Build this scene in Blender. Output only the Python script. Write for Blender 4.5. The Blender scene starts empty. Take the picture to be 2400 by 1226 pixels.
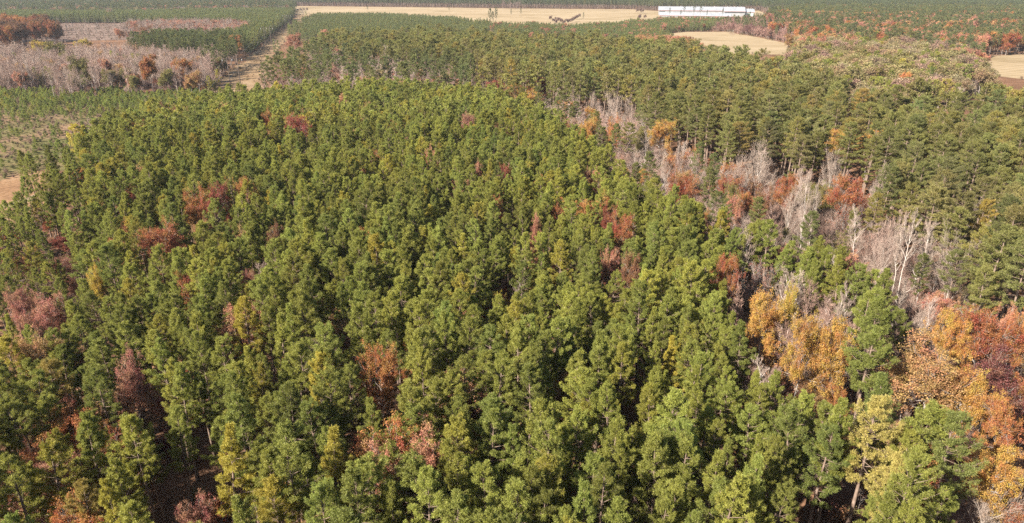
import bpy, math, random
import numpy as np

R = math.radians
sc = bpy.context.scene
col = sc.collection

# ------------------------------------------------------------------ camera
F_PX, CAM_H, PITCH = 1622.0, 55.0, R(22.2)      # focal length in photo pixels, height over ground, downward pitch
cam_d = bpy.data.cameras.new('camera')
cam_d.sensor_width = 36.0
cam_d.lens = 36.0 * F_PX / 2400.0
cam_d.clip_start, cam_d.clip_end = 0.5, 40000.0
cam = bpy.data.objects.new('camera', cam_d)
cam.location = (0, 0, CAM_H)
cam.rotation_euler = (R(90) - PITCH, 0, 0)
col.objects.link(cam)
sc.camera = cam

# ------------------------------------------------------------------ sky and sun
SUN_EL = R(36)
to_sun = np.array([-0.80, -0.60]); to_sun /= np.linalg.norm(to_sun)
world = bpy.data.worlds.new('World'); sc.world = world; world.use_nodes = True
wn = world.node_tree
wn.nodes.clear()
sky = wn.nodes.new('ShaderNodeTexSky'); sky.sky_type = 'NISHITA'; sky.sun_disc = False
sky.sun_elevation = SUN_EL
sky.sun_rotation = math.atan2(to_sun[0], to_sun[1])
sky.altitude = 100; sky.air_density = 1.0; sky.dust_density = 1.2
bg = wn.nodes.new('ShaderNodeBackground'); bg.inputs[1].default_value = 0.055
wo = wn.nodes.new('ShaderNodeOutputWorld')
wn.links.new(sky.outputs[0], bg.inputs[0]); wn.links.new(bg.outputs[0], wo.inputs[0])

sun_d = bpy.data.lights.new('sun', 'SUN'); sun_d.energy = 5.0; sun_d.angle = R(0.53); sun_d.color = (1.0, 0.93, 0.82)
sun = bpy.data.objects.new('sun', sun_d)
from mathutils import Vector
dv = Vector((-to_sun[0] * math.cos(SUN_EL), -to_sun[1] * math.cos(SUN_EL), -math.sin(SUN_EL)))
sun.rotation_euler = dv.to_track_quat('-Z', 'Y').to_euler()
sun.location = (-200, -150, 300)
col.objects.link(sun)

vs = sc.view_settings
vs.view_transform = 'Standard'; vs.look = 'None'; vs.exposure = 1.85; vs.gamma = 1.0; vs.use_curve_mapping = False
cy = sc.cycles
cy.max_bounces = 4; cy.diffuse_bounces = 2; cy.glossy_bounces = 2; cy.transmission_bounces = 3; cy.volume_bounces = 0
cy.use_denoising = False
cy.caustics_reflective = False; cy.caustics_refractive = False
cy.volume_step_rate = 4.0

rng = np.random.default_rng(20231)
random.seed(7)

# ------------------------------------------------------------------ geometry of the place
SP, CP = math.sin(PITCH), math.cos(PITCH)


def G(px, py, z=0.0):
    """world x, y of the point at height z that stands at a measured photo position"""
    a, b = (px - 1200.0) / F_PX, (613.0 - py) / F_PX
    t = (CAM_H - z) / (SP - b * CP)
    return a * t, t * (CP + b * SP)


def proj(x, y, z):
    """photo position and depth of world points (for labels and for deciding what is in view)"""
    dz = np.asarray(z) - CAM_H
    dep = y * CP - dz * SP
    up = y * SP + dz * CP
    dep = np.maximum(dep, 1e-3)
    return 1200 + F_PX * x / dep, 613 - F_PX * up / dep, dep


def poly(pts, z=0.0):
    return np.array([G(px, py, z) for px, py in pts])


def inside(P, x, y):
    x = np.asarray(x); y = np.asarray(y)
    c = np.zeros(x.shape, bool)
    n = len(P)
    j = n - 1
    for i in range(n):
        xi, yi = P[i]; xj, yj = P[j]
        m = ((yi > y) != (yj > y))
        with np.errstate(divide='ignore', invalid='ignore'):
            c ^= m & (x < (xj - xi) * (y - yi) / (yj - yi) + xi)
        j = i
    return c


# ------------------------------------------------------------------ materials
def new_mat(name):
    m = bpy.data.materials.new(name); m.use_nodes = True
    nt = m.node_tree; nt.nodes.clear()
    out = nt.nodes.new('ShaderNodeOutputMaterial')
    return m, nt, out


def N(nt, typ, **kw):
    n = nt.nodes.new(typ)
    for k, v in kw.items():
        if k.startswith('i_'):
            n.inputs[k[2:]].default_value = v
        else:
            setattr(n, k, v)
    return n


def attr(nt, name, typ='GEOMETRY'):
    n = nt.nodes.new('ShaderNodeAttribute'); n.attribute_name = name; n.attribute_type = typ
    return n


def mixc(nt, a, b, fac, mode='MIX'):
    n = nt.nodes.new('ShaderNodeMix'); n.data_type = 'RGBA'; n.blend_type = mode
    for sock, v in ((n.inputs[6], a), (n.inputs[7], b), (n.inputs[0], fac)):
        if hasattr(v, 'is_linked'):
            nt.links.new(v, sock)
        else:
            sock.default_value = v
    return n.outputs[2]


def maprange(nt, v, lo, hi, a=0.0, b=1.0):
    n = nt.nodes.new('ShaderNodeMapRange'); n.inputs[1].default_value = a; n.inputs[2].default_value = b
    n.inputs[3].default_value = lo; n.inputs[4].default_value = hi
    nt.links.new(v, n.inputs[0])
    return n.outputs[0]


def leaf_material(name, hue_amp, transl, lo, hi, gloss=0.04, patch=0.0):
    """colour = the tree's own tint, varied from leaf to leaf"""
    m, nt, out = new_mat(name)
    t = attr(nt, 'tint', 'INSTANCER'); r = attr(nt, 'rnd'); q = attr(nt, 'hue')
    hs = N(nt, 'ShaderNodeHueSaturation')
    nt.links.new(t.outputs['Color'], hs.inputs['Color'])
    hv = maprange(nt, q.outputs['Fac'], 0.5 - hue_amp, 0.5 + hue_amp)
    if patch:                                   # whole boughs turn earlier than others
        tc = N(nt, 'ShaderNodeTexCoord'); no = N(nt, 'ShaderNodeTexNoise'); no.inputs['Scale'].default_value = 0.42; no.inputs['Detail'].default_value = 3
        nt.links.new(tc.outputs['Object'], no.inputs['Vector'])
        ad = N(nt, 'ShaderNodeMath'); ad.operation = 'ADD'
        nt.links.new(hv, ad.inputs[0]); nt.links.new(maprange(nt, no.outputs['Fac'], -patch, patch, 0.3, 0.7), ad.inputs[1]); hv = ad.outputs[0]
    nt.links.new(hv, hs.inputs['Hue'])
    nt.links.new(maprange(nt, r.outputs['Fac'], lo, hi), hs.inputs['Value'])
    d = N(nt, 'ShaderNodeBsdfDiffuse'); tr = N(nt, 'ShaderNodeBsdfTranslucent'); g = N(nt, 'ShaderNodeBsdfGlossy')
    g.inputs['Roughness'].default_value = 0.6
    mx = N(nt, 'ShaderNodeMixShader'); mx.inputs[0].default_value = transl
    mg = N(nt, 'ShaderNodeMixShader'); mg.inputs[0].default_value = gloss
    nt.links.new(hs.outputs[0], d.inputs[0]); nt.links.new(hs.outputs[0], tr.inputs[0])
    nt.links.new(d.outputs[0], mx.inputs[1]); nt.links.new(tr.outputs[0], mx.inputs[2])
    nt.links.new(mx.outputs[0], mg.inputs[1]); nt.links.new(g.outputs[0], mg.inputs[2])
    nt.links.new(mg.outputs[0], out.inputs[0])
    return m


def bark_material(name, c1, c2, tinted=False):
    m, nt, out = new_mat(name)
    tc = N(nt, 'ShaderNodeTexCoord')
    no = N(nt, 'ShaderNodeTexNoise'); no.inputs['Scale'].default_value = 1.7; no.inputs['Detail'].default_value = 6
    nt.links.new(tc.outputs['Object'], no.inputs['Vector'])
    c = mixc(nt, (*c1, 1), (*c2, 1), maprange(nt, no.outputs['Fac'], 0, 1, 0.35, 0.65))
    if tinted:
        t = attr(nt, 'tint', 'INSTANCER')
        c = mixc(nt, c, t.outputs['Color'], 1.0, 'MULTIPLY')
    d = N(nt, 'ShaderNodeBsdfDiffuse'); nt.links.new(c, d.inputs[0]); nt.links.new(d.outputs[0], out.inputs[0])
    return m


def ground_material(name, stops, scale, detail_scale, bump=0.3, stretch=(1, 1, 1), fine=0.25, rows=0.0):
    m, nt, out = new_mat(name)
    tc = N(nt, 'ShaderNodeTexCoord')
    mp = N(nt, 'ShaderNodeMapping'); mp.inputs['Scale'].default_value = stretch
    nt.links.new(tc.outputs['Object'], mp.inputs[0])
    no = N(nt, 'ShaderNodeTexNoise'); no.inputs['Scale'].default_value = scale; no.inputs['Detail'].default_value = 8
    no.inputs['Roughness'].default_value = 0.62
    nt.links.new(mp.outputs[0], no.inputs['Vector'])
    n2 = N(nt, 'ShaderNodeTexNoise'); n2.inputs['Scale'].default_value = detail_scale; n2.inputs['Detail'].default_value = 5
    nt.links.new(mp.outputs[0], n2.inputs['Vector'])
    cr = N(nt, 'ShaderNodeValToRGB')
    els = cr.color_ramp.elements
    while len(els) > 1: els.remove(els[-1])
    for i, (p, c) in enumerate(stops):
        e = els[0] if i == 0 else els.new(p)
        e.position = p; e.color = (*c, 1)
    nt.links.new(no.outputs['Fac'], cr.inputs[0])
    v = maprange(nt, n2.outputs['Fac'], 1 - fine, 1 + fine, 0.3, 0.7)
    comb = N(nt, 'ShaderNodeCombineXYZ')
    for k in range(3): nt.links.new(v, comb.inputs[k])
    c = mixc(nt, cr.outputs[0], comb.outputs[0], 1.0, 'MULTIPLY')
    if rows:                                    # mowing and sowing lines
        wv = N(nt, 'ShaderNodeTexWave'); wv.inputs['Scale'].default_value = 0.045; wv.inputs['Distortion'].default_value = 3.0; wv.inputs['Detail'].default_value = 3
        wv.inputs['Detail Scale'].default_value = 0.6
        mp2 = N(nt, 'ShaderNodeMapping'); mp2.inputs['Rotation'].default_value = (0, 0, R(62))
        nt.links.new(tc.outputs['Object'], mp2.inputs[0]); nt.links.new(mp2.outputs[0], wv.inputs['Vector'])
        n3 = N(nt, 'ShaderNodeTexNoise'); n3.inputs['Scale'].default_value = 0.018; n3.inputs['Detail'].default_value = 6
        nt.links.new(tc.outputs['Object'], n3.inputs['Vector'])
        c = mixc(nt, c, (0.80, 0.80, 0.76, 1), maprange(nt, wv.outputs['Fac'], 0, rows), 'MULTIPLY')
        c = mixc(nt, c, (0.66, 0.64, 0.56, 1), maprange(nt, n3.outputs['Fac'], 0, 1, 0.52, 0.75), 'MULTIPLY')
    b = N(nt, 'ShaderNodeBump'); b.inputs['Strength'].default_value = bump; b.inputs['Distance'].default_value = 0.5
    nt.links.new(n2.outputs['Fac'], b.inputs['Height'])
    d = N(nt, 'ShaderNodeBsdfDiffuse'); nt.links.new(c, d.inputs[0]); nt.links.new(b.outputs[0], d.inputs['Normal'])
    nt.links.new(d.outputs[0], out.inputs[0])
    return m


def paint_material(name, c, rough=0.6, metal=0.0, wear=0.12, scale=0.4):
    m, nt, out = new_mat(name)
    p = N(nt, 'ShaderNodeBsdfPrincipled'); p.inputs['Roughness'].default_value = rough; p.inputs['Metallic'].default_value = metal
    tc = N(nt, 'ShaderNodeTexCoord'); no = N(nt, 'ShaderNodeTexNoise'); no.inputs['Scale'].default_value = scale; no.inputs['Detail'].default_value = 7
    nt.links.new(tc.outputs['Object'], no.inputs['Vector'])
    cc = mixc(nt, (*[x * (1 - wear) for x in c], 1), (*c, 1), maprange(nt, no.outputs['Fac'], 0, 1, 0.35, 0.65))
    nt.links.new(cc, p.inputs['Base Color']); nt.links.new(p.outputs[0], out.inputs[0])
    return m


M_NEEDLE = leaf_material('pine_needles', 0.010, 0.42, 0.62, 1.38, 0.02)
M_LEAF = leaf_material('autumn_leaves', 0.022, 0.40, 0.55, 1.35, 0.02, patch=0.03)
M_PBARK = bark_material('pine_bark', (0.12, 0.083, 0.063), (0.21, 0.155, 0.122))
M_OBARK = bark_material('oak_bark', (0.17, 0.14, 0.12), (0.33, 0.29, 0.26))
M_BBARK = bark_material('bare_bark', (0.72, 0.70, 0.68), (1.0, 1.0, 1.0), tinted=True)
M_TWIG = bark_material('bare_twigs', (0.58, 0.50, 0.455), (0.78, 0.695, 0.64), tinted=True)
M_FLOOR = ground_material('forest_floor', [(0.30, (0.075, 0.042, 0.026)), (0.5, (0.135, 0.075, 0.046)), (0.7, (0.20, 0.115, 0.07))], 0.06, 1.6, 0.6, fine=0.45)
M_FIELD = ground_material('dry_field', [(0.3, (0.215, 0.160, 0.096)), (0.5, (0.265, 0.200, 0.125)), (0.72, (0.305, 0.238, 0.158))], 0.012, 0.35, 0.2, (0.35, 1.6, 1), fine=0.14, rows=0.8)
M_CORR = ground_material('corridor_grass', [(0.3, (0.125, 0.078, 0.043)), (0.5, (0.19, 0.128, 0.074)), (0.7, (0.25, 0.183, 0.115))], 0.05, 0.9, 0.4, fine=0.3)
M_CLEAR = ground_material('clearing_grass', [(0.3, (0.125, 0.070, 0.040)), (0.5, (0.19, 0.113, 0.063)), (0.7, (0.23, 0.155, 0.094))], 0.05, 0.9, 0.4, fine=0.25)
M_PATCH = ground_material('sapling_ground', [(0.28, (0.065, 0.072, 0.025)), (0.45, (0.11, 0.092, 0.042)), (0.6, (0.165, 0.105, 0.066)), (0.75, (0.14, 0.105, 0.055))], 0.035, 0.9, 0.6, fine=0.4)
M_CUT = ground_material('clearcut_ground', [(0.3, (0.065, 0.045, 0.038)), (0.5, (0.13, 0.09, 0.072)), (0.7, (0.22, 0.165, 0.135))], 0.07, 0.5, 0.6, (0.5, 1.5, 1), fine=0.4)
M_TRACK = ground_material('dirt_track', [(0.3, (0.17, 0.118, 0.074)), (0.6, (0.23, 0.17, 0.112))], 0.2, 1.5, 0.3, fine=0.15)
M_WHITE = paint_material('white_roof_metal', (0.225, 0.235, 0.25), 0.55, wear=0.14, scale=0.08)
M_WALL = paint_material('pale_wall_metal', (0.24, 0.24, 0.245), 0.6, wear=0.25, scale=0.15)
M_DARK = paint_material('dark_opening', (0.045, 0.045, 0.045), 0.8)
M_GREEN = paint_material('grey_green_wall', (0.36, 0.42, 0.39), 0.6)
M_RUST = paint_material('rust_trim', (0.30, 0.14, 0.11), 0.7)
M_POLE = bark_material('weathered_pole', (0.06, 0.045, 0.038), (0.12, 0.095, 0.08))
M_STEEL = paint_material('insulator_grey', (0.55, 0.56, 0.58), 0.4)
M_WIRE = paint_material('wire_metal', (0.35, 0.35, 0.36), 0.4, 0.6)


# ------------------------------------------------------------------ mesh helpers
def mesh_from(name, V, T, mats, mi=None, rnd=None, hue=None, smooth=False):
    """triangle mesh from arrays"""
    me = bpy.data.meshes.new(name)
    V = np.asarray(V, np.float32); T = np.asarray(T, np.int32)
    n = len(T)
    me.vertices.add(len(V)); me.vertices.foreach_set('co', V.ravel())
    me.loops.add(n * 3); me.loops.foreach_set('vertex_index', T.ravel())
    me.polygons.add(n); me.polygons.foreach_set('loop_start', np.arange(0, n * 3, 3, dtype=np.int32))
    for m in mats: me.materials.append(m)
    if mi is not None: me.polygons.foreach_set('material_index', np.asarray(mi, np.int32))
    if rnd is not None:
        a = me.attributes.new('rnd', 'FLOAT', 'FACE'); a.data.foreach_set('value', np.asarray(rnd, np.float32))
        a = me.attributes.new('hue', 'FLOAT', 'FACE'); a.data.foreach_set('value', np.asarray(hue, np.float32))
    if smooth: me.polygons.foreach_set('use_smooth', np.ones(n, bool))
    me.update(calc_edges=True)
    return me


def norm(a):
    return a / np.maximum(np.linalg.norm(a, axis=-1, keepdims=True), 1e-9)


def frames(d):
    """two unit vectors square to each direction in d"""
    ref = np.where(np.abs(d[:, 2:3]) > 0.9, np.array([[1.0, 0, 0]]), np.array([[0, 0, 1.0]]))
    u = norm(np.cross(d, ref)); v = np.cross(d, u)
    return u, v


def prisms(S, sides):
    """tapered prisms for segments S: n x 8 (p0, p1, r0, r1)"""
    S = np.asarray(S, float).reshape(-1, 8)
    p0, p1, r0, r1 = S[:, 0:3], S[:, 3:6], S[:, 6:7], S[:, 7:8]
    u, v = frames(norm(p1 - p0))
    n = len(S); rings0, rings1 = [], []
    for k in range(sides):
        a = 2 * math.pi * k / sides
        o = u * math.cos(a) + v * math.sin(a)
        rings0.append(p0 + o * r0); rings1.append(p1 + o * r1)
    V = np.stack(rings0 + rings1, 1).reshape(-1, 3)
    base = (np.arange(n) * 2 * sides)[:, None]
    T = []
    for k in range(sides):
        k2 = (k + 1) % sides
        T.append(np.concatenate([base + k, base + k2, base + sides + k2], 1))
        T.append(np.concatenate([base + k, base + sides + k2, base + sides + k], 1))
    return V, np.stack(T, 1).reshape(-1, 3)


def tube(P, rad, sides):
    """one continuous tapered tube along P, closed at its top"""
    P = np.asarray(P, float); rad = np.asarray(rad, float)
    d = np.gradient(P, axis=0); u, v = frames(norm(d))
    a = np.linspace(0, 2 * math.pi, sides, endpoint=False)
    V = (P[:, None] + (u[:, None] * np.cos(a)[None, :, None] + v[:, None] * np.sin(a)[None, :, None]) * rad[:, None, None]).reshape(-1, 3)
    T = []
    for i in range(len(P) - 1):
        for k in range(sides):
            k2 = (k + 1) % sides
            b = i * sides; c = b + sides
            T += [(b + k, b + k2, c + k2), (b + k, c + k2, c + k)]
    V = np.concatenate([V, P[-1:]]); e = (len(P) - 1) * sides
    T += [(e + k, e + (k + 1) % sides, len(V) - 1) for k in range(sides)]
    return V, np.array(T)


class Bag:
    def __init__(s): s.V, s.T, s.M, s.R, s.H, s.n = [], [], [], [], [], 0

    def add(s, V, T, m=0, r=None, h=None):
        V = np.asarray(V, float); T = np.asarray(T)
        s.V.append(V); s.T.append(T + s.n); s.M.append(np.full(len(T), m)); s.n += len(V)
        s.R.append(np.full(len(T), 0.5) if r is None else r); s.H.append(np.full(len(T), 0.5) if h is None else h)

    def mesh(s, name, mats):
        return mesh_from(name, np.concatenate(s.V), np.concatenate(s.T), mats, np.concatenate(s.M), np.concatenate(s.R), np.concatenate(s.H))


def needle_tufts(g, C, A, length, width, n, spread=1.0):
    """fans of needles: centres C, axes A; n blades to each tuft"""
    k = len(C)
    C = np.repeat(C, n, 0); A = np.repeat(A, n, 0)
    d = norm(A * g.uniform(0.1, 0.75, (k * n, 1)) + norm(g.normal(size=(k * n, 3))) * spread)
    L = length * g.uniform(0.7, 1.15, (k * n, 1))
    s = norm(np.cross(d, norm(g.normal(size=(k * n, 3))))) * width * 0.5
    C = C - A * (g.random((k * n, 1)) * 0.75 * length)
    root = C + d * (0.06 * length)
    V = np.stack([root - s * 0.55, root + d * L * 0.62 + s, C + d * L, root + d * L * 0.55 - s], 1).reshape(-1, 3)
    b = (np.arange(k * n) * 4)[:, None]
    T = np.concatenate([np.concatenate([b, b + 1, b + 3], 1), np.concatenate([b + 1, b + 2, b + 3], 1)], 0)
    rt = np.repeat(g.random(k), n); ht = np.repeat(g.random(k), n)
    r = np.clip(0.55 * rt + 0.45 * g.random(k * n), 0, 1); h = np.clip(0.7 * ht + 0.3 * g.random(k * n), 0, 1)
    return V, T, np.concatenate([r, r]), np.concatenate([h, h])


def pine_parts(seed, H=15.0, base=0.34, Rm=2.15, nbr=64, n_tuft=13, blades=30, L=0.27, w=0.034, flat=False, keep_branches=True, blunt=1.55):
    """one pine: trunk tube, and a crown of branches that end in tufts of needles"""
    g = np.random.default_rng(seed)
    t = np.linspace(0, 1, 9)
    sway = g.normal(0, 0.10, 2); ph = g.uniform(0, 6, 2)
    axis = np.stack([sway[0] * np.sin(t * 3 + ph[0]) * t * 2, sway[1] * np.sin(t * 3 + ph[1]) * t * 2, t * H], 1)
    r0 = 0.0125 * H if not flat else 0.0135 * H
    rad = r0 * (1 - t) ** 0.75 + 0.012
    rad[0] *= 1.25
    trunk = tube(axis, rad, 7)
    segs, C, A = [], [], []
    az = g.uniform(0, 6.28)
    lop = g.uniform(0.62, 1.3, 8)
    for k in range(nbr):
        s = (k + g.uniform(-0.4, 0.4)) / nbr if flat else (math.floor(k / 5) * 5 + 2.5 + g.normal(0, 0.55)) / nbr
        s = min(max(s, 0.0), 0.985)
        if flat: s = s ** 0.75
        hgt = base + (1 - base) * s
        az += 2.39996 + g.normal(0, 0.35)
        if flat:
            prof = (min(1.0, 0.50 + 1.5 * s)) * (1 - s ** 3.6) ** 0.55
        else:
            prof = (0.66 + 1.4 * s) if s < 0.24 else max(0.0, 1 - ((s - 0.24) / 0.79) ** blunt) ** (0.85 - 0.25 * (blunt - 1.55))
            prof = min(prof, 1.0) + 0.04
        bl = Rm * prof * g.uniform(0.72, 1.15) * lop[int((az % 6.2832) / 6.2832 * 8) % 8]
        el = (R(8) + R(52) * s ** 1.6) if not flat else (R(2) + R(48) * s ** 2.2)
        el += g.normal(0, 0.13)
        p = np.array([np.interp(hgt, t, axis[:, 0]), np.interp(hgt, t, axis[:, 1]), hgt * H])
        d = np.array([math.cos(az) * math.cos(el), math.sin(az) * math.cos(el), math.sin(el)])
        q1 = p + d * bl * 0.55
        d2 = norm(d + np.array([0, 0, 0.30 if not flat else 0.16]))
        q2 = q1 + d2 * bl * 0.45
        br = 0.012 + 0.011 * bl
        segs.append([*p, *q1, br, br * 0.6]); segs.append([*q1, *q2, br * 0.6, 0.008])
        nt_ = max(3, int(n_tuft * (0.45 + 0.75 * prof)))
        f = g.uniform(0.30, 1.0, nt_) ** 0.6
        f[0] = 1.0
        pos = np.where((f < 0.55)[:, None], p + (q1 - p) * (f / 0.55)[:, None], q1 + (q2 - q1) * ((f - 0.55) / 0.45)[:, None])
        side = np.array([-math.sin(az), math.cos(az), 0.0])
        lat = (g.uniform(-1, 1, nt_) * (0.16 + 0.30 * bl * (1.12 - f) + (0.25 * bl * f if flat else 0)))
        vert = g.uniform(-0.12, 0.28, nt_) * (0.6 if flat else 0.9)
        c = pos + side * lat[:, None] + np.array([0, 0, 1.0]) * vert[:, None]
        if keep_branches:
            for i in range(1, nt_, 1 if flat else 2):
                segs.append([*(pos[i] - d * 0.15), *c[i], 0.012, 0.006])
        C.append(c)
        A.append(norm(np.tile(d2, (nt_, 1)) + side * np.sign(lat)[:, None] * 0.45 + np.array([0, 0, 0.55])))
    top = axis[-1]
    nt_ = 7
    C.append(top + np.stack([g.normal(0, 0.16, nt_), g.normal(0, 0.16, nt_), g.uniform(-0.5, 0.25, nt_)], 1)); A.append(np.tile([[0, 0, 1.0]], (nt_, 1)))
    C = np.concatenate(C); A = np.concatenate(A)
    return trunk, np.array(segs), (C, A, L, w, blades, g)


def skeleton(seed, H, habit):
    """branching of a broadleaf tree: list of segments with their level, and twig ends"""
    g = np.random.default_rng(seed)
    segs, tips = [], []
    P = dict(slender=dict(f0=0.42, nl=13, ang=(24, 46), ll=0.26, split=False, up=0.22, lv=3),
             vase=dict(f0=0.30, nl=12, ang=(24, 58), ll=0.50, split=True, up=0.11, lv=3),
             round=dict(f0=0.62, nl=16, ang=(26, 88), ll=0.25, split=True, up=0.05, lv=3),
             wide=dict(f0=0.44, nl=18, ang=(25, 88), ll=0.44, split=True, up=0.05, lv=3),
             brush=dict(f0=0.06, nl=16, ang=(8, 38), ll=0.78, split=True, up=0.12, lv=2))[habit]
    tt = np.linspace(0, 1, 8)
    hgt = H * (0.93 if not P['split'] else 0.70)
    if habit == 'brush': hgt = H * 0.45
    wob = g.normal(0, 0.022 * H, (8, 2)) * tt[:, None]
    ax = np.concatenate([wob, (tt * hgt)[:, None]], 1)
    r0 = H * (0.0125 if habit in ('round', 'wide') else 0.0098)
    trunk_r = r0 * (1 - tt * 0.86)

    def limb(p, d, length, r, lv):
        k = 4 if lv == 1 else 3
        q = p
        d = norm(d)
        for i in range(k):
            dn = norm(d + g.normal(0, 0.13, 3) + np.array([0, 0, P['up'] * 0.5]))
            e = q + dn * length / k
            ra, rb = r * (1 - 0.72 * i / k), r * (1 - 0.72 * (i + 1) / k)
            segs.append((*q, *e, ra, rb, lv))
            if lv < P['lv'] + 1:
                m = 2 if lv < 3 else 2
                for _ in range(m):
                    if i == 0 and lv < 2: continue
                    a = R(g.uniform(22, 52)); u, v = frames(dn[None])
                    ph = g.uniform(0, 6.283)
                    dc = dn * math.cos(a) + (u[0] * math.cos(ph) + v[0] * math.sin(ph)) * math.sin(a) + np.array([0, 0, P['up']])
                    s0 = q + (e - q) * g.uniform(0.2, 1)
                    limb(s0, dc, length * g.uniform(0.40, 0.62), max(rb * 0.62, 0.010), lv + 1)
            q = e; d = dn
        if lv >= 2: tips.append((*q, *d, lv))

    az = g.uniform(0, 6.28)
    for k in range(P['nl']):
        f = P['f0'] + (0.98 - P['f0']) * (k + g.uniform(0, 0.8)) / P['nl']
        az += 2.4 + g.normal(0, 0.4)
        a = R(g.uniform(*P['ang'])) * (1.15 - 0.55 * (f - P['f0']) / (1 - P['f0']))
        p = np.array([np.interp(f, tt, ax[:, i]) for i in range(3)])
        d = np.array([math.cos(az) * math.sin(a), math.sin(az) * math.sin(a), math.cos(a)])
        sh = 1.0 if P['split'] else (1.15 - 0.7 * f)
        limb(p, d, H * P['ll'] * g.uniform(0.6, 1.2) * sh, r0 * 0.40, 1)
    return (ax, trunk_r), segs, tips, g


def leaves(g, C, size, n, spread, droop=0.0):
    """n leaves round each centre C: small folded quads"""
    k = len(C)
    C = np.repeat(C, n, 0) + g.normal(0, spread, (k * n, 3))
    a = norm(g.normal(size=(k * n, 3)) + np.array([0, 0, -droop]))
    b = norm(np.cross(a, norm(g.normal(size=(k * n, 3)))))
    s = size * g.uniform(0.65, 1.3, (k * n, 1))
    fold = np.cross(a, b) * s * 0.18
    V = np.stack([C - a * s * 0.5, C + b * s * 0.36 + fold, C + a * s * 0.5, C - b * s * 0.36 + fold], 1).reshape(-1, 3)
    i = (np.arange(k * n) * 4)[:, None]
    T = np.concatenate([np.concatenate([i, i + 1, i + 2], 1), np.concatenate([i, i + 2, i + 3], 1)], 0)
    rt = np.repeat(g.random(k), n); ht = np.repeat(g.random(k), n)
    r = np.clip(0.45 * rt + 0.55 * g.random(k * n), 0, 1); h = np.clip(0.6 * ht + 0.4 * g.random(k * n), 0, 1)
    return V, T, np.concatenate([r, r]), np.concatenate([h, h])


# every tree shape is kept as (trunk mesh, crown mesh, whole mesh)
def make_pine(name, seed, **kw):
    trunk, segs, (C, A, L, w, blades, g) = pine_parts(seed, **kw)
    V, T, r, h = needle_tufts(g, C, A, L, w, blades)
    Vb, Tb = prisms(segs, 3)
    crown, whole, tr = Bag(), Bag(), Bag()
    tr.add(*trunk)
    crown.add(V, T, 0, r, h); crown.add(Vb, Tb, 1)
    whole.add(V, T, 0, r, h); whole.add(Vb, Tb, 1); whole.add(*trunk, 1)
    return tr.mesh(name + '_trunk', [M_PBARK]), crown.mesh(name + '_crown', [M_NEEDLE, M_PBARK]), whole.mesh(name, [M_NEEDLE, M_PBARK])


def make_broad(name, seed, habit, H=14.0, leaf=None, twig=0.011, maxlv=4, n_tips=None):
    (ax, tr_r), segs, tips, g = skeleton(seed, H, habit)
    S = np.array(segs); lv = S[:, 8]
    f = H / max(S[:, 2].max(), S[:, 5].max())
    S[:, :6] *= f; ax = ax * f; tips = np.array(tips); tips[:, :3] *= f
    bm = M_OBARK if leaf else M_BBARK
    tm = M_OBARK if leaf else M_TWIG
    thick = S[lv <= 1][:, :8]; thin = S[(lv > 1) & (lv <= maxlv)][:, :8].copy()
    thin[:, 6:8] = np.maximum(thin[:, 6:8], twig)
    trunk = tube(ax, tr_r, 7)
    Vt, Tt = prisms(thick, 5); Vc, Tc = prisms(thin, 3)
    tr, crown, whole = Bag(), Bag(), Bag()
    tr.add(*trunk); tr.add(Vt, Tt)
    whole.add(*trunk, 1); whole.add(Vt, Tt, 1)
    crown.add(Vc, Tc, 2); whole.add(Vc, Tc, 2)
    if leaf:
        tp = np.array(tips)[:, :3]
        if n_tips and len(tp) > n_tips: tp = tp[g.choice(len(tp), n_tips, replace=False)]
        V, T, r, h = leaves(g, tp, leaf['size'], leaf['n'], leaf['spread'])
        crown.add(V, T, 0, r, h); whole.add(V, T, 0, r, h)
    mats = [M_LEAF, bm, tm]
    return tr.mesh(name + '_trunk', [bm]), crown.mesh(name + '_crown', mats), whole.mesh(name, mats)


SHAPES = {}
SHAPES['pine'] = [make_pine('pine_shape', 100 + i, H=15, base=b, Rm=rm, nbr=nb, blunt=bl) for i, (b, rm, nb, bl) in enumerate(
    [(0.47, 2.2, 60, 1.9), (0.51, 2.0, 50, 1.6), (0.43, 2.35, 65, 2.1), (0.54, 2.25, 50, 2.0), (0.45, 1.85, 55, 1.5), (0.43, 2.45, 65, 1.8), (0.57, 2.1, 45, 2.3), (0.39, 1.95, 60, 1.5), (0.50, 2.4, 55, 2.2), (0.47, 2.6, 60, 1.9), (0.42, 2.1, 60, 1.7)])]
SHAPES['pine_far'] = [make_pine('pine_far_shape', 150 + i, H=15, base=b, Rm=rm, blunt=2.0, nbr=35, n_tuft=7, blades=8, L=0.46, w=0.15, keep_branches=False) for i, (b, rm) in enumerate(
    [(0.48, 2.2), (0.52, 2.05), (0.44, 2.5), (0.5, 2.35), (0.55, 2.2)])]
SHAPES['mature'] = [make_pine('mature_pine_shape', 200 + i, H=21, base=b, Rm=rm, nbr=nb, n_tuft=26, blades=18, L=0.36, w=0.058, flat=True) for i, (b, rm, nb) in enumerate(
    [(0.44, 3.3, 42), (0.50, 3.7, 38), (0.40, 3.1, 44), (0.52, 3.3, 36), (0.46, 4.0, 42)])]
SHAPES['mature_far'] = [make_pine('mature_far_shape', 250 + i, H=21, base=b, Rm=rm, nbr=26, n_tuft=12, blades=8, L=0.60, w=0.20, flat=True, keep_branches=False) for i, (b, rm) in enumerate(
    [(0.45, 3.4), (0.50, 3.8), (0.42, 3.2), (0.48, 4.1)])]
SHAPES['young'] = [make_pine('young_pine_shape', 300 + i, H=9, base=0.10, Rm=1.7, nbr=26, n_tuft=5, blades=7, L=0.50, w=0.18, keep_branches=False) for i in range(4)]
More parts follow.
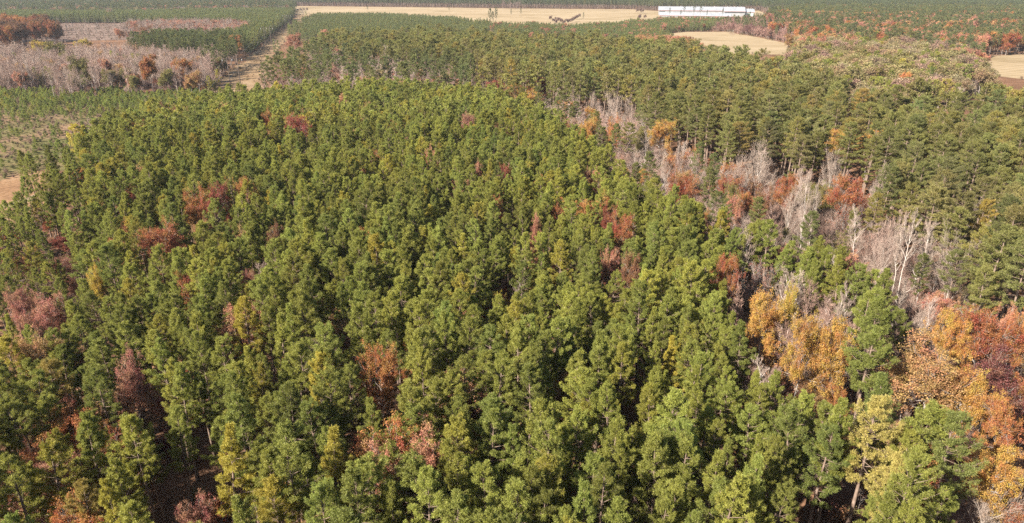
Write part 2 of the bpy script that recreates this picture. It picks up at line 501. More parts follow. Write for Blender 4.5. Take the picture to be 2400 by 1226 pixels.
SHAPES['sapling'] = [make_pine('sapling_shape', 330 + i, H=3, base=0.06, Rm=0.95, nbr=22, n_tuft=4, blades=8, L=0.34, w=0.09, keep_branches=False) for i in range(4)]
LEAF = dict(size=0.14, n=24, spread=0.17)
SHAPES['oak'] = [make_broad('oak_shape', 400 + i, 'round', 14, LEAF, n_tips=1100, maxlv=3) for i in range(5)]
SHAPES['oak_big'] = [make_broad('oak_big_shape', 420 + i, 'wide', 15, dict(size=0.115, n=26, spread=0.21), n_tips=3000, maxlv=3) for i in range(3)]
SHAPES['oak_far'] = [make_broad('oak_far_shape', 430 + i, 'round', 14, dict(size=0.42, n=15, spread=0.36), n_tips=420, maxlv=2) for i in range(4)]
SHAPES['thin_oak'] = [make_broad('thin_oak_shape', 450 + i, 'vase', 14, dict(size=0.17, n=8, spread=0.2), n_tips=520, maxlv=4) for i in range(3)]
SHAPES['bare_slender'] = [make_broad('bare_slender_shape', 500 + i, 'slender', 16, twig=0.010) for i in range(5)]
SHAPES['bare_vase'] = [make_broad('bare_vase_shape', 530 + i, 'vase', 15, twig=0.0105) for i in range(5)]
SHAPES['brush'] = [make_broad('brush_shape', 560 + i, 'brush', 6, twig=0.011) for i in range(3)]
SHAPES['shrub'] = [make_broad('shrub_shape', 580 + i, 'brush', 3.5, dict(size=0.20, n=4, spread=0.22), n_tips=260, maxlv=2) for i in range(3)]
for k, v in SHAPES.items():
    print('shape', k, [len(x[2].polygons) for x in v])
BASE_H = dict(pine=15, pine_far=15, mature=21, mature_far=21, young=9, sapling=3, oak=14, oak_big=15, oak_far=14, thin_oak=14, bare_slender=16, bare_vase=15, brush=6, shrub=3.5)
BASE_W = {k: float(np.mean([(lambda c: np.percentile(np.hypot(c[:, 0], c[:, 1]), 97) * 2)(np.array([v.co[:] for v in s[2].vertices])) for s in SHAPES[k][:1]])) for k in ('oak', 'oak_big', 'oak_far', 'thin_oak', 'bare_vase', 'bare_slender', 'brush')}
print('widths', BASE_W)


# ------------------------------------------------------------------ scene helpers
def link(o, parent=None):
    col.objects.link(o)
    if parent is not None: o.parent = parent
    return o


def tag(o, label=None, cat=None, group=None, kind=None):
    if label: o['label'] = label
    if cat: o['category'] = cat
    if group: o['group'] = group
    if kind: o['kind'] = kind
    return o


def sheet(name, pts, z, mat, label, res=None):
    """a flat patch of ground with an uneven outline"""
    P = np.array(pts)
    out = []
    g = np.random.default_rng(len(name))
    for i in range(len(P)):
        a, b = P[i], P[(i + 1) % len(P)]
        L = np.linalg.norm(b - a); k = max(1, int(L / 14))
        nrm = np.array([b[1] - a[1], a[0] - b[0]]) / max(L, 1e-6)
        for j in range(k):
            out.append(a + (b - a) * j / k + (nrm * g.normal(0, min(1.6, L * 0.02)) if j else 0))
    me = bpy.data.meshes.new(name)
    me.from_pydata([(x, y, z) for x, y in out], [], [list(range(len(out)))])
    me.materials.append(mat); me.update()
    if me.polygons[0].normal.z < 0: me.flip_normals()
    return tag(link(bpy.data.objects.new(name, me)), label, kind='structure')


# ------------------------------------------------------------------ ground
gm = bpy.data.meshes.new('ground')
gm.from_pydata([(-9000, -600, 0), (9000, -600, 0), (9000, 16000, 0), (-9000, 16000, 0)], [], [(0, 1, 2, 3)])
gm.materials.append(M_FLOOR); gm.update()
tag(link(bpy.data.objects.new('ground', gm)), 'brown forest floor of pine straw and fallen leaves', kind='structure')

FAR_FIELD = poly([(690, 33), (697, 24), (650, 17), (690, 14.5), (1000, 17.5), (1200, 20), (1480, 22), (1540, 26), (1780, 25), (1800, 32), (1790, 40), (1700, 43), (1560, 43), (1480, 52), (1340, 62), (1240, 58), (1130, 54), (740, 36)])
MID_FIELD = poly([(1540, 82), (1600, 75), (1700, 74.5), (1730, 80), (1790, 90), (1850, 103), (1890, 115), (1880, 130), (1700, 125), (1600, 105)])
RIGHT_FIELD = poly([(2285, 133), (2400, 127), (2560, 122), (2900, 130), (2900, 190), (2420, 188), (2330, 178), (2290, 170)])
CORRIDOR = poly([(470, 222), (560, 150), (600, 118), (640, 82), (690, 44), (695, 33), (730, 33), (707, 56), (678, 86), (653, 112), (630, 160), (632, 222)])
CLEARING = poly([(-700, 560), (-300, 440), (0, 424), (75, 398), (140, 412), (135, 455), (60, 510), (0, 535), (-300, 610)])
PATCH = poly([(-700, 212), (480, 222), (520, 250), (400, 300), (260, 330), (150, 400), (70, 398), (0, 424), (-300, 440)])
CLEARCUT = poly([(-60, 96), (20, 72), (130, 55), (330, 55), (340, 92), (120, 98)])
sheet('far_field', FAR_FIELD, 0.05, M_FIELD, 'pale dry field beyond the pine blocks')
sheet('middle_field', MID_FIELD, 0.05, M_FIELD, 'pale curved field behind the dark mature pines')
sheet('corner_field', RIGHT_FIELD, 0.05, M_FIELD, 'pale field cut by the photo edge beside grey trees')
sheet('power_line_path', CORRIDOR, 0.02, M_CORR, 'straight dry grass strip cleared under the power line')
sheet('clearing_ground', CLEARING, 0.02, M_CLEAR, 'orange-tan grass clearing beside the planted pines')
sheet('sapling_field', PATCH, 0.012, M_PATCH, 'pinkish brown grass field planted with pine saplings')
sheet('clearcut_field', CLEARCUT, 0.02, M_CUT, 'brown logged ground with brush beside the orange trees')
sheet('dirt_path', poly([(-300, 492), (-100, 486), (20, 478), (90, 452), (96, 457), (40, 484), (-60, 500), (-300, 512)]), 0.03, M_TRACK, 'sandy track across the orange-tan clearing')
sheet('field_path', poly([(1715, 82), (1706, 70), (1722, 66), (1745, 67), (1722, 70), (1722, 82)]), 0.07, M_TRACK, 'short dirt path leading out of the curved field')

# ------------------------------------------------------------------ tree palette (linear base colours)
GREEN = (0.210, 0.217, 0.041)
PAL = dict(
    gold=(0.42, 0.235, 0.058), orange=(0.385, 0.165, 0.055), rust=(0.31, 0.112, 0.045), red=(0.275, 0.078, 0.048), pink=(0.355, 0.165, 0.110),
    tan=(0.36, 0.205, 0.085), maroon=(0.165, 0.062, 0.046), olive=(0.19, 0.16, 0.045), brown=(0.235, 0.115, 0.055), salmon=(0.43, 0.20, 0.12), yellow=(0.46, 0.33, 0.06), khaki=(0.25, 0.20, 0.085))
BARE = [(0.40, 0.335, 0.30), (0.36, 0.28, 0.25), (0.34, 0.25, 0.215), (0.44, 0.39, 0.35)]
WHITE_BARK = (0.41, 0.365, 0.325)
TREES = []       # records: kind, shape, x, y, H, W factor, tint, yaw, name, category, landmark


def put(kind, shape, x, y, H, tint, wf=1.0, lm=None, zone='', word=''):
    TREES.append(dict(kind=kind, shape=shape, x=float(x), y=float(y), H=float(H), wf=float(wf), tint=tuple(float(c) for c in tint), yaw=float(rng.uniform(0, 6.283)), lm=lm, zone=zone, word=word))


# ------------------------------------------------------------------ single trees that stand out: measured crown centre, width (photo px), height m, colour
LM = [
 # x, y, width, H, kind, colour, label
 (697, 285, 66, 15.5, 'oak', 'red', 'deep red oak standing among the far planted pines'),
 (635, 270, 44, 14, 'oak', 'orange', 'small orange oak beside the deep red oak'),
 (455, 462, 78, 15, 'oak', 'orange', 'orange-rust oak touching the dark red oak'),
 (505, 452, 62, 15.5, 'oak', 'red', 'dark red oak behind the orange-rust oak'),
 (574, 434, 52, 15, 'oak', 'orange', 'round orange oak standing alone among pines'),
 (385, 548, 108, 15, 'oak', 'rust', 'broad rust-brown oak among the planted pines'),
 (468, 528, 46, 11, 'oak', 'tan', 'small tan-orange tree beside the broad rust-brown oak'),
 (645, 548, 64, 12.5, 'oak', 'brown', 'dull brown round tree over a dark gap'),
 (642, 606, 40, 8, 'oak', 'maroon', 'low dark rust bush below the dull brown tree'),
 (580, 650, 44, 11.5, 'oak', 'pink', 'small dull pink-red tree beside a deep shadow gap'),
 (1088, 281, 40, 14.5, 'oak', 'pink', 'small dull red tree high in the planted stand'),
 (1012, 359, 38, 14, 'oak', 'salmon', 'small round salmon tree in the planted stand'),
 (1120, 399, 50, 13.5, 'oak', 'salmon', 'wider salmon-tan tree below the round salmon one'),
 (1190, 403, 34, 12.5, 'oak', 'red', 'small bright red tree beside the salmon-tan tree'),
 (1404, 409, 46, 12.5, 'oak', 'salmon', 'pale salmon tree near the stand edge'),
 (1380, 412, 30, 12, 'oak', 'pink', 'pinkish low tree beside the pale salmon tree'),
 (1462, 512, 66, 14.5, 'oak', 'rust', 'bright rust-red oak inside the planted stand'),
 (1424, 500, 34, 13, 'oak', 'red', 'small red tree touching the bright rust-red oak'),
 (1464, 547, 52, 11, 'oak', 'tan', 'tan-yellow tree below the bright rust-red oak'),
 (1472, 612, 52, 13.5, 'oak', 'brown', 'tan-brown oak in line below the rust-red oak'),
 (1428, 604, 26, 12, 'oak', 'salmon', 'small salmon tree beside the tan-brown oak'),
 (1310, 492, 26, 12.5, 'oak', 'rust', 'little rust tree deep in the planted stand'),
 (1258, 519, 20, 12, 'oak', 'salmon', 'little salmon tree deep in the planted stand'),
 (1168, 478, 24, 12, 'oak', 'rust', 'little rust-orange tree at the stand centre'),
 (853, 554, 22, 12, 'oak', 'orange', 'little orange tree among unbroken green pines'),
 (1172, 700, 40, 9.5, 'oak', 'yellow', 'yellow-green bush in a gap between pines'),
 (1136, 708, 30, 7, 'oak', 'red', 'scarlet low bush beside the yellow-green bush'),
 (300, 862, 96, 14, 'oak', 'pink', 'pinkish rust oak among the front planted pines'),
 (885, 852, 112, 14, 'oak', 'orange', 'bright orange oak beside the dark leafless tree'),
 (1700, 622, 58, 14.5, 'oak', 'rust', 'tall rust-red oak at the thicket edge'),
 (1785, 652, 78, 13.5, 'thin_oak', 'pink', 'thin reddish tree with pale twigs by the thicket'),
 (1794, 706, 112, 15.5, 'oak', 'gold', 'golden orange oak above the grey thicket'),
 (1846, 686, 44, 14, 'oak', 'yellow', 'yellow oak lobe beside the golden orange oak'),
 (1884, 780, 116, 16.5, 'oak', 'gold', 'wide golden oak in front of the grey thicket'),
 (1972, 784, 108, 16.5, 'oak', 'gold', 'orange-gold oak joined to the wide golden oak'),
 (1905, 884, 70, 8.6, 'oak', 'tan', 'tan-orange bushy tree below the wide golden oak'),
 (1962, 902, 66, 8.6, 'oak', 'orange', 'copper bushy tree below the orange-gold oak'),
 (2200, 838, 225, 16, 'oak', 'tan', 'huge tan-gold oak, broadest crown in view'),
 (2262, 905, 110, 13.5, 'oak', 'gold', 'gold oak at the foot of the huge tan oak'),
 (2240, 756, 84, 15, 'oak', 'gold', 'gold-orange oak behind the huge tan oak'),
 (2316, 760, 120, 15.5, 'oak', 'rust', 'copper-brown oak beside the gold-orange oak'),
 (2392, 756, 70, 15.5, 'oak', 'orange', 'orange oak cut by the photo edge'),
 (2345, 852, 140, 15, 'oak', 'maroon', 'dark maroon tree with thinning leaves and pale limbs'),
 (2362, 962, 92, 12.5, 'oak', 'orange', 'orange tree below the dark maroon tree'),
 (2345, 1078, 118, 13, 'oak', 'gold', 'orange-yellow oak near the bottom corner'),
 (2360, 742, 60, 14, 'oak', 'salmon', 'salmon-brown oak behind the copper-brown oak'),
 (150, 1206, 130, 12.5, 'oak', 'orange', 'orange and copper tree cut by the bottom edge'),
 (452, 1186, 104, 11, 'oak', 'pink', 'pinkish red tree low between the front pines'),
 (1975, 1040, 40, 5, 'oak', 'rust', 'low rust bush in the trunk gap'),
 (2030, 1115, 80, 7, 'thin_oak', 'rust', 'rust-brown sapling beside the leaning pale trunk'),
 (100, 712, 84, 12, 'oak', 'pink', 'pinkish red oak on the stand margin'),
 (46, 690, 62, 11.5, 'oak', 'pink', 'smaller pinkish red oak on the stand margin'),
 (34, 606, 54, 8, 'oak', 'rust', 'rust bush on the open margin'),
 (70, 588, 34, 8.5, 'oak', 'gold', 'small golden tree on the open margin'),
 (120, 606, 70, 7, 'oak', 'pink', 'rosy bush between the margin pines'),
 (148, 556, 54, 7, 'oak', 'red', 'reddish bush between the margin pines'),
 (88, 640, 44, 6, 'oak', 'maroon', 'dark maroon bush on the open margin'),
 (215, 645, 46, 12, 'oak', 'yellow', 'yellow-tan tree on the dense stand edge'),
 (160, 660, 46, 6, 'oak', 'salmon', 'salmon bush by the dense stand edge'),
 (1986, 432, 88, 17, 'oak', 'rust', 'large round rust-red oak in the creek band'),
 (1978, 502, 60, 12, 'thin_oak', 'rust', 'thin rust tree below the large rust-red oak'),
 (1600, 422, 78, 14, 'oak', 'rust', 'rust-red oak where the creek band meets pines'),
 (1790, 452, 66, 14, 'oak', 'brown', 'brown-rust oak in the creek band'),
 (1722, 482, 42, 13, 'oak', 'salmon', 'salmon oak at the planted stand edge'),
 (1852, 424, 60, 14, 'oak', 'rust', 'rusty oak behind white creek trunks'),
 (1722, 445, 40, 12, 'oak', 'olive', 'olive round tree in the creek band'),
 (1380, 287, 64, 14.5, 'oak', 'gold', 'golden oak at the curve of the creek band'),
 (1442, 286, 42, 15, 'oak', 'orange', 'orange oak beside the golden oak by the creek'),
 (1550, 297, 74, 16, 'oak', 'gold', 'golden yellow oak among white creek trees'),
 (1508, 312, 46, 14, 'oak', 'olive', 'dark olive tree beside the golden yellow oak'),
 (1500, 360, 40, 10, 'thin_oak', 'salmon', 'pale salmon sapling among white creek trees'),
 (1250, 218, 56, 13.5, 'oak', 'gold', 'golden tree on the far stand corner'),
 (1160, 196, 48, 13, 'oak', 'red', 'scarlet tree on the far stand edge'),
 (1200, 205, 44, 13, 'oak', 'orange', 'orange tree on the far stand edge'),
 (1975, 312, 58, 17, 'oak', 'gold', 'golden orange oak inside the mature pines'),
 (2046, 314, 64, 18, 'oak', 'gold', 'golden olive oak with dark hollow in the mature pines'),
 (2146, 270, 22, 17, 'thin_oak', 'gold', 'slender yellow tree inside the mature pines'),
 (2202, 284, 50, 14, 'oak', 'pink', 'dull red oak among grey trees in mature pines'),
 (2278, 292, 34, 14, 'thin_oak', 'yellow', 'pale yellow sapling among grey trees'),
 (1676, 176, 44, 15, 'oak', 'red', 'small red crown in the mature pines'),
 (1628, 166, 28, 16, 'thin_oak', 'salmon', 'thin pink tree beside the small red crown'),
 (2118, 178, 40, 16, 'oak', 'orange', 'red-orange oak beside pale grey trees'),
 (182, 143, 52, 16, 'oak', 'olive', 'olive-gold round oak in the grey woodland'),
 (346, 144, 46, 17, 'oak', 'orange', 'round orange oak in the grey woodland'),
 (425, 146, 46, 14, 'oak', 'orange', 'smaller orange oak in the grey woodland'),
 (246, 145, 28, 14, 'oak', 'salmon', 'pale orange little tree in the grey woodland'),
 (92, 103, 46, 14, 'oak', 'yellow', 'yellow oak behind the grey woodland'),
 (132, 108, 50, 15, 'oak', 'olive', 'olive-brown oak beside the yellow oak'),
 (194, 99, 36, 13, 'oak', 'yellow', 'yellowish oak near the logged ground'),
 (548, 88, 36, 14, 'oak', 'orange', 'orange oak by the power line corner'),
 (690, 84, 40, 13, 'oak', 'salmon', 'pale orange oak across the power line strip'),
 (758, 74, 26, 11, 'oak', 'salmon', 'small orange crown in the far pine block'),
 (782, 118, 46, 14, 'oak', 'pink', 'pinkish red tree among far grey trees'),
 (1172, 84, 26, 17, 'oak', 'orange', 'flat orange crown in the far dark pines'),
 (1060, 172, 18, 15, 'thin_oak', 'red', 'narrow red sapling behind the planted stand'),
 (1136, 148, 30, 16, 'oak', 'orange', 'orange crown over grey trunks behind the stand'),
 (8, 40, 44, 22, 'oak', 'orange', 'tall orange tree cut by the photo edge'),
 (40, 44, 40, 22, 'oak', 'orange', 'tall orange oak middle of the burnished row'),
 (66, 46, 36, 22, 'oak', 'rust', 'tall rust oak ending the burnished row'),
 (256, 24, 16, 20, 'thin_oak', 'orange', 'pale orange crown on a bare white trunk'),
 (376, 14, 18, 16, 'oak', 'red', 'tiny crimson crown above the far pine block'),
 (1268, 178, 22, 17, 'thin_oak', 'salmon', 'coppery narrow tree by the creek head'),
]
BL = [
 # bare trees: x, y of crown centre, width px, H, shape, whiteness 0..1, label
 (1440, 236, 60, 15, 'bare_vase', 0.8, 'broad whitish leafless tree at the creek bend'),
 (1395, 240, 46, 13, 'bare_vase', 0.5, 'greyish leafless tree at the creek bend'),
 (1480, 250, 44, 14, 'bare_vase', 0.7, 'pale leafless tree beside the creek bend'),
 (1346, 232, 40, 14, 'bare_vase', 0.4, 'grey leafless tree behind the creek bend'),
 (1550, 372, 44, 14, 'bare_vase', 0.9, 'white leafless tree below the golden yellow oak'),
 (1510, 340, 34, 13, 'bare_slender', 0.8, 'slim white leafless tree by the golden oaks'),
 (1780, 372, 92, 15, 'bare_vase', 0.95, 'wide white leafless tree, brightest in the creek band'),
 (1735, 390, 60, 13, 'bare_vase', 0.7, 'pale leafless tree beside the wide white one'),
 (1690, 398, 54, 12, 'bare_vase', 0.7, 'low pale leafless tree in the creek band'),
 (1640, 396, 44, 12, 'bare_vase', 0.5, 'pinkish leafless tree in the creek band'),
 (1955, 384, 54, 15, 'bare_vase', 0.9, 'white vase-shaped tree behind the large rust-red oak'),
 (2060, 428, 62, 15, 'bare_vase', 0.8, 'pale forked tree beside the large rust-red oak'),
 (1858, 450, 62, 16, 'bare_vase', 0.9, 'tall white forked tree in the creek band'),
 (1896, 470, 30, 18, 'bare_slender', 0.9, 'tall slim white trunk in the creek band'),
 (1915, 478, 32, 17, 'bare_slender', 0.8, 'second slim white trunk in the creek band'),
 (2135, 560, 44, 17, 'bare_slender', 0.95, 'straight white trunk among creek brush'),
 (2120, 566, 36, 16, 'bare_slender', 0.8, 'slim grey-white trunk beside the straight white one'),
 (2180, 586, 44, 16, 'bare_slender', 0.9, 'white branching tree between creek trunks'),
 (2246, 590, 56, 17, 'bare_vase', 0.95, 'white forked tree near the mature pines'),
 (2088, 566, 60, 14, 'bare_vase', 0.5, 'grey spreading tree leaning over creek brush'),
 (2010, 540, 44, 14, 'bare_slender', 0.8, 'white thin tree beside the planted stand corner'),
 (2282, 504, 42, 13, 'bare_vase', 0.95, 'small bright white tree among mature crowns'),
 (740, 376, 76, 12.5, 'bare_vase', 0.4, 'grey leafless tree in a gap of the planted stand'),
 (930, 408, 56, 9, 'bare_vase', 0.2, 'low grey leafless tree in a shadowy stand gap'),
 (290, 388, 28, 14, 'bare_slender', 0.5, 'slim leafless tree among the outer planted pines'),
 (205, 302, 22, 12, 'bare_slender', 0.4, 'pinkish leafless tree at the stand corner'),
 (740, 846, 84, 12, 'bare_vase', 0.4, 'grey leafless tree beside the dark leafless tree'),
 (824, 790, 84, 13, 'bare_vase', -0.6, 'dark brown leafless tree behind the bright orange oak'),
 (1850, 690, 70, 13, 'bare_slender', 0.4, 'grey slender tree standing in the thicket'),
 (1740, 592, 44, 14, 'bare_slender', 0.4, 'leafless tree beside the tall rust-red oak'),
 (1985, 724, 50, 14, 'bare_slender', 0.7, 'pale twin trunk tree in the grey thicket'),
 (1965, 738, 40, 13, 'bare_slender', 0.6, 'pale trunk beside the twin trunk tree'),
 (2150, 748, 60, 13, 'bare_vase', 0.6, 'pale leafless tree behind the huge tan oak'),
 (2322, 1180, 110, 11, 'bare_vase', 0.9, 'white leafless tree in the bottom corner'),
 (2120, 930, 46, 11, 'bare_slender', 0.3, 'greyish trunk leaning below the huge tan oak'),
 (150, 165, 30, 16, 'bare_vase', 1.0, 'bright white trunk in front of the grey woodland'),
 (210, 172, 40, 11, 'bare_vase', 0.5, 'silvery round leafless tree in the grey woodland'),
 (2240, 245, 26, 18, 'bare_slender', 0.7, 'tall pale leafless tree above mature pines'),
 (2225, 300, 44, 15, 'bare_vase', 0.6, 'pale forked tree inside the mature pines'),
 (2170, 300, 40, 14, 'bare_slender', 0.5, 'greyish tree inside the mature pines'),
 (1985, 290, 50, 15, 'bare_vase', 0.9, 'white leafless tree behind the golden orange oak'),
 (905, 150, 30, 17, 'bare_vase', 0.7, 'pale tall leafless tree behind the planted stand'),
 (885, 160, 28, 16, 'bare_vase', 0.6, 'pale leafless tree second behind the planted stand'),
 (845, 160, 34, 14, 'bare_vase', 0.5, 'greyish leafless tree behind the planted stand'),
 (1175, 165, 24, 16, 'bare_slender', 0.7, 'pale slim tree behind the scarlet tree'),
 (1305, 195, 28, 15, 'bare_vase', 0.8, 'whitish leafless tree at the creek head'),
 (745, 155, 26, 15, 'bare_vase', 0.7, 'pale leafless tree beside the power line wood'),
 (30, 655, 60, 8, 'bare_vase', 0.7, 'pale leafless brushy tree on the open margin'),
 (125, 470, 34, 7, 'bare_vase', 0.5, 'small leafless tree by the sandy clearing'),
]
CLEARINGS = []          # circles kept free of planted pines


def dist_at(px, py, z):
    x, y = G(px, py, z)
    return x, y, math.sqrt(x * x + y * y + (CAM_H - z) ** 2)


for (px, py, w, H, kind, colr, lab) in LM:
    if kind == 'oak' and 11 <= H <= 15.5 and 225 < py < 1000 and px < 1760: H = H * 1.05 + 1.2
    if 80 < py < 190 and px < 700: H += 2.5
    zc = H * (0.83 if kind == 'oak' else 0.70)
    x, y, d = dist_at(px, py, zc)
    W = w * d / F_PX
    shape = kind if d < 300 or kind != 'oak' else 'oak_far'
    if shape == 'oak' and W > 1.35 * BASE_W['oak'] * H / 14: shape = 'oak_big'
    bw = BASE_W[shape] * H / BASE_H[shape]
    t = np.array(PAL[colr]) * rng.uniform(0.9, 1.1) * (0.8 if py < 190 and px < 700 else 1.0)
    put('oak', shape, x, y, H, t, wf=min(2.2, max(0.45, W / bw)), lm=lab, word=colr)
    CLEARINGS.append((x, y, W * 0.5 + 1.3))
    ux, uy = -x / math.hypot(x, y), -y / math.hypot(x, y)
    CLEARINGS.append((x + ux * (W * 0.45 + 1.0), y + uy * (W * 0.45 + 1.0), W * 0.42 + 0.9))
    for q in np.arange(1, 2 + (17.2 - H) * 0.9, 1.5):
        if 8.5 < H < 17.5: CLEARINGS.append((x + ux * (q + W * 0.4), y + uy * (q + W * 0.4), W * 0.45 + 0.8))
for (px, py, w, H, shape, wh, lab) in BL:
    if px > 1300 and 200 < py < 700: H = H * 1.12 + 0.8
    x, y, d = dist_at(px, py, H * 0.68)
    W = w * d / F_PX
    bw = BASE_W[shape] * H / BASE_H[shape]
    t = np.array(BARE[0]) * (1 - max(wh, 0)) + np.array(WHITE_BARK) * 1.12 * max(wh, 0)
    if wh < 0: t = np.array((0.17, 0.115, 0.10))
    put('bare', shape, x, y, H, t, wf=min(1.9, max(0.5, W / bw)), lm=lab)
    CLEARINGS.append((x, y, min(W * 0.42, 4) + 0.6))
    CLEARINGS.append((x, y - 3, min(W * 0.42, 4) + 0.6))

# ------------------------------------------------------------------ woods
PLANT = poly([(-900, 2300), (-500, 1100), (0, 800), (165, 665), (208, 600), (216, 470), (195, 385), (185, 312), (235, 262), (330, 240), (430, 232), (520, 208), (620, 196), (760, 189), (900, 189),
              (1050, 191), (1150, 202), (1230, 224), (1290, 257), (1340, 292), (1400, 337), (1440, 372), (1490, 412), (1560, 442), (1640, 468), (1720, 498), (1790, 522), (1840, 554), (1960, 573),
              (2040, 621), (2130, 674), (2280, 699), (2310, 722), (2500, 760), (3000, 900), (3600, 2300)], 14.5)
THICKET = poly([(1728, 610), (1850, 625), (2015, 690), (2030, 738), (1995, 765), (2035, 850), (1990, 925), (1850, 930), (1830, 850), (1775, 800), (1728, 720)], 12.5)
OAKWOOD = poly([(2085, 722), (2200, 716), (2320, 722), (2700, 700), (2900, 1000), (2420, 1150), (2290, 1110), (2275, 965), (2115, 905), (2085, 850)], 13)
GAP = poly([(1890, 1050), (2000, 1040), (2035, 1060), (2040, 1330), (1890, 1330)], 13)
CORNER = poly([(2130, 1165), (2300, 1130), (2430, 1150), (2600, 1500), (2130, 1500)], 11)
EDGE = poly([(62, 372), (190, 312), (205, 425), (110, 428)], 13)
MARGIN = poly([(-500, 560), (0, 500), (60, 470), (195, 400), (216, 470), (208, 600), (165, 665), (0, 800), (-500, 1100)], 9)
CREEK = poly([(1120, 186), (1290, 196), (1340, 212), (1480, 212), (1530, 275), (1640, 305), (1700, 345), (1810, 335), (1900, 366), (1980, 372), (2090, 395), (2050, 490), (2100, 530), (2260, 545), (2310, 640),
              (2280, 699), (2130, 674), (2040, 621), (1960, 573), (1840, 554), (1790, 522), (1720, 498), (1640, 468), (1560, 442), (1490, 412), (1440, 372), (1400, 337), (1340, 292), (1290, 257), (1230, 224), (1150, 202)], 14)
MATURE = poly([(735, 88), (760, 76), (1000, 66), (1150, 68), (1400, 84), (1560, 96), (1640, 108), (1760, 124), (1880, 140), (1970, 178), (2050, 208), (2130, 206), (2290, 194), (2420, 202), (3000, 212), (3400, 900),
               (2500, 760), (2310, 722), (2280, 699), (2310, 640), (2260, 545), (2100, 530), (2050, 490), (2090, 395), (1980, 372), (1900, 366), (1810, 335), (1700, 345), (1640, 305), (1530, 275), (1480, 212), (1340, 212), (1290, 196),
               (1120, 186), (1120, 150), (900, 130), (760, 118)], 20)
BARESTRIP = poly([(648, 132), (725, 106), (860, 122), (1120, 140), (1140, 190), (900, 176), (620, 178)], 15)
GREYWOOD = poly([(-500, 98), (300, 94), (430, 100), (520, 100), (545, 118), (520, 150), (470, 152), (300, 146), (-500, 146)], 16)
DARKPINES = poly([(340, 74), (440, 68), (545, 70), (588, 88), (570, 112), (535, 142), (505, 152), (520, 100), (420, 96), (350, 90)], 15)
BLOCK_L = poly([(555, 80), (584, 116), (690, 32), (684, 18), (560, 17), (400, 20), (330, 22), (60, 22), (-400, 22), (-400, 44), (250, 46), (330, 40), (575, 40), (560, 66), (350, 70), (440, 68), (545, 70)], 12)
BARE2 = poly([(300, 42), (560, 40), (572, 50), (556, 62), (350, 68), (310, 60)], 13)
CUTTREES = poly([(90, 42), (330, 44), (330, 84), (190, 90), (90, 60)], 10)
ORANGE = poly([(-400, 26), (75, 30), (92, 50), (60, 66), (-400, 66)], 20)
BLOCK_R = poly([(702, 58), (742, 30), (900, 29), (1060, 38), (1140, 47), (1150, 66), (1000, 66), (720, 78)], 8.5)
BLOCK_R2 = poly([(1150, 50), (1250, 52), (1340, 57), (1480, 46), (1560, 40), (1720, 40), (1650, 72), (1560, 78), (1560, 94), (1400, 82), (1150, 68)], 8)
HEDGE = poly([(1540, 80), (1600, 82), (1640, 90), (1660, 102), (1640, 106), (1560, 94), (1500, 86)], 10)
BROWNBRUSH = poly([(1650, 58), (1720, 42), (1790, 38), (1860, 36), (1880, 90), (1890, 118), (1840, 98), (1780, 84), (1720, 70)], 8)
FAR_R = poly([(1800, 26), (1860, 14), (2000, 10), (2400, 14), (3000, 14), (3000, 118), (2400, 112), (2280, 116), (2180, 88), (2060, 78), (1960, 86), (1890, 92), (1860, 60)], 16)
OLIVE = poly([(1880, 90), (1960, 86), (2060, 78), (2180, 88), (2290, 112), (2285, 150), (2300, 182), (2130, 204), (2050, 206), (1970, 176), (1885, 136)], 14)
FAR_L = poly([(-500, 20), (60, 20), (330, 20), (560, 15), (690, 12), (690, -8), (-500, -8)], 15)
FAR_ALL = np.array([(-1500, 1330), (-330, 1330), (300, 1330), (800, 1300), (1600, 1230), (2600, 1500), (2600, 2150), (-2000, 2150)], float)
FIELDS = [FAR_FIELD, MID_FIELD, RIGHT_FIELD, CORRIDOR]


def smooth_noise(x, y, s, seed=0):
    g = np.random.default_rng(seed); v = np.zeros(len(x))
    for _ in range(5):
        a = g.uniform(0, 6.28); f = g.uniform(0.6, 1.8) / s; ph = g.uniform(0, 6.28)
        v += np.sin((x * math.cos(a) + y * math.sin(a)) * f * 6.28 + ph)
    return v / 3.0


def scatter(P, spacing, jitter=0.42, avoid=(), drop=0.0, margin=(-260, 2660), ymax=1700, top=15, clear=True, rough=1.0):
    lo, hi = P.min(0), P.max(0)
    lo = np.maximum(lo, [-1700, 12]); hi = np.minimum(hi, [1900, 2200])
    nx, ny = max(1, int((hi[0] - lo[0]) / spacing)), max(1, int((hi[1] - lo[1]) / (spacing * 0.92)))
    gx, gy = np.meshgrid(np.arange(nx), np.arange(ny))
    x = lo[0] + (gx + 0.5 * (gy % 2)) * spacing; y = lo[1] + gy * spacing * 0.92
    x = (x + rng.uniform(-jitter, jitter, x.shape) * spacing).ravel(); y = (y + rng.uniform(-jitter, jitter, y.shape) * spacing).ravel()
    w = np.clip(y * 0.018, 0.4, 12) * rough
    k = inside(P, x + w * smooth_noise(x, y, 70, 41) * 1.3, y + w * 2.0 * smooth_noise(x, y, 60, 43))
    for Q in list(avoid) + FIELDS: k &= ~inside(Q, x, y)
    px, py, dep = proj(x, y, np.full(x.shape, float(top)))
    k &= (px > margin[0]) & (px < margin[1]) & (py < ymax) & (y > 10)
    if drop: k &= rng.random(x.shape) > drop
    x, y = x[k], y[k]
    if clear and len(x):
        ok = np.ones(len(x), bool)
        for (cx, cy, r) in CLEARINGS: ok &= (x - cx) ** 2 + (y - cy) ** 2 > r * r
        x, y = x[ok], y[ok]
    return x, y


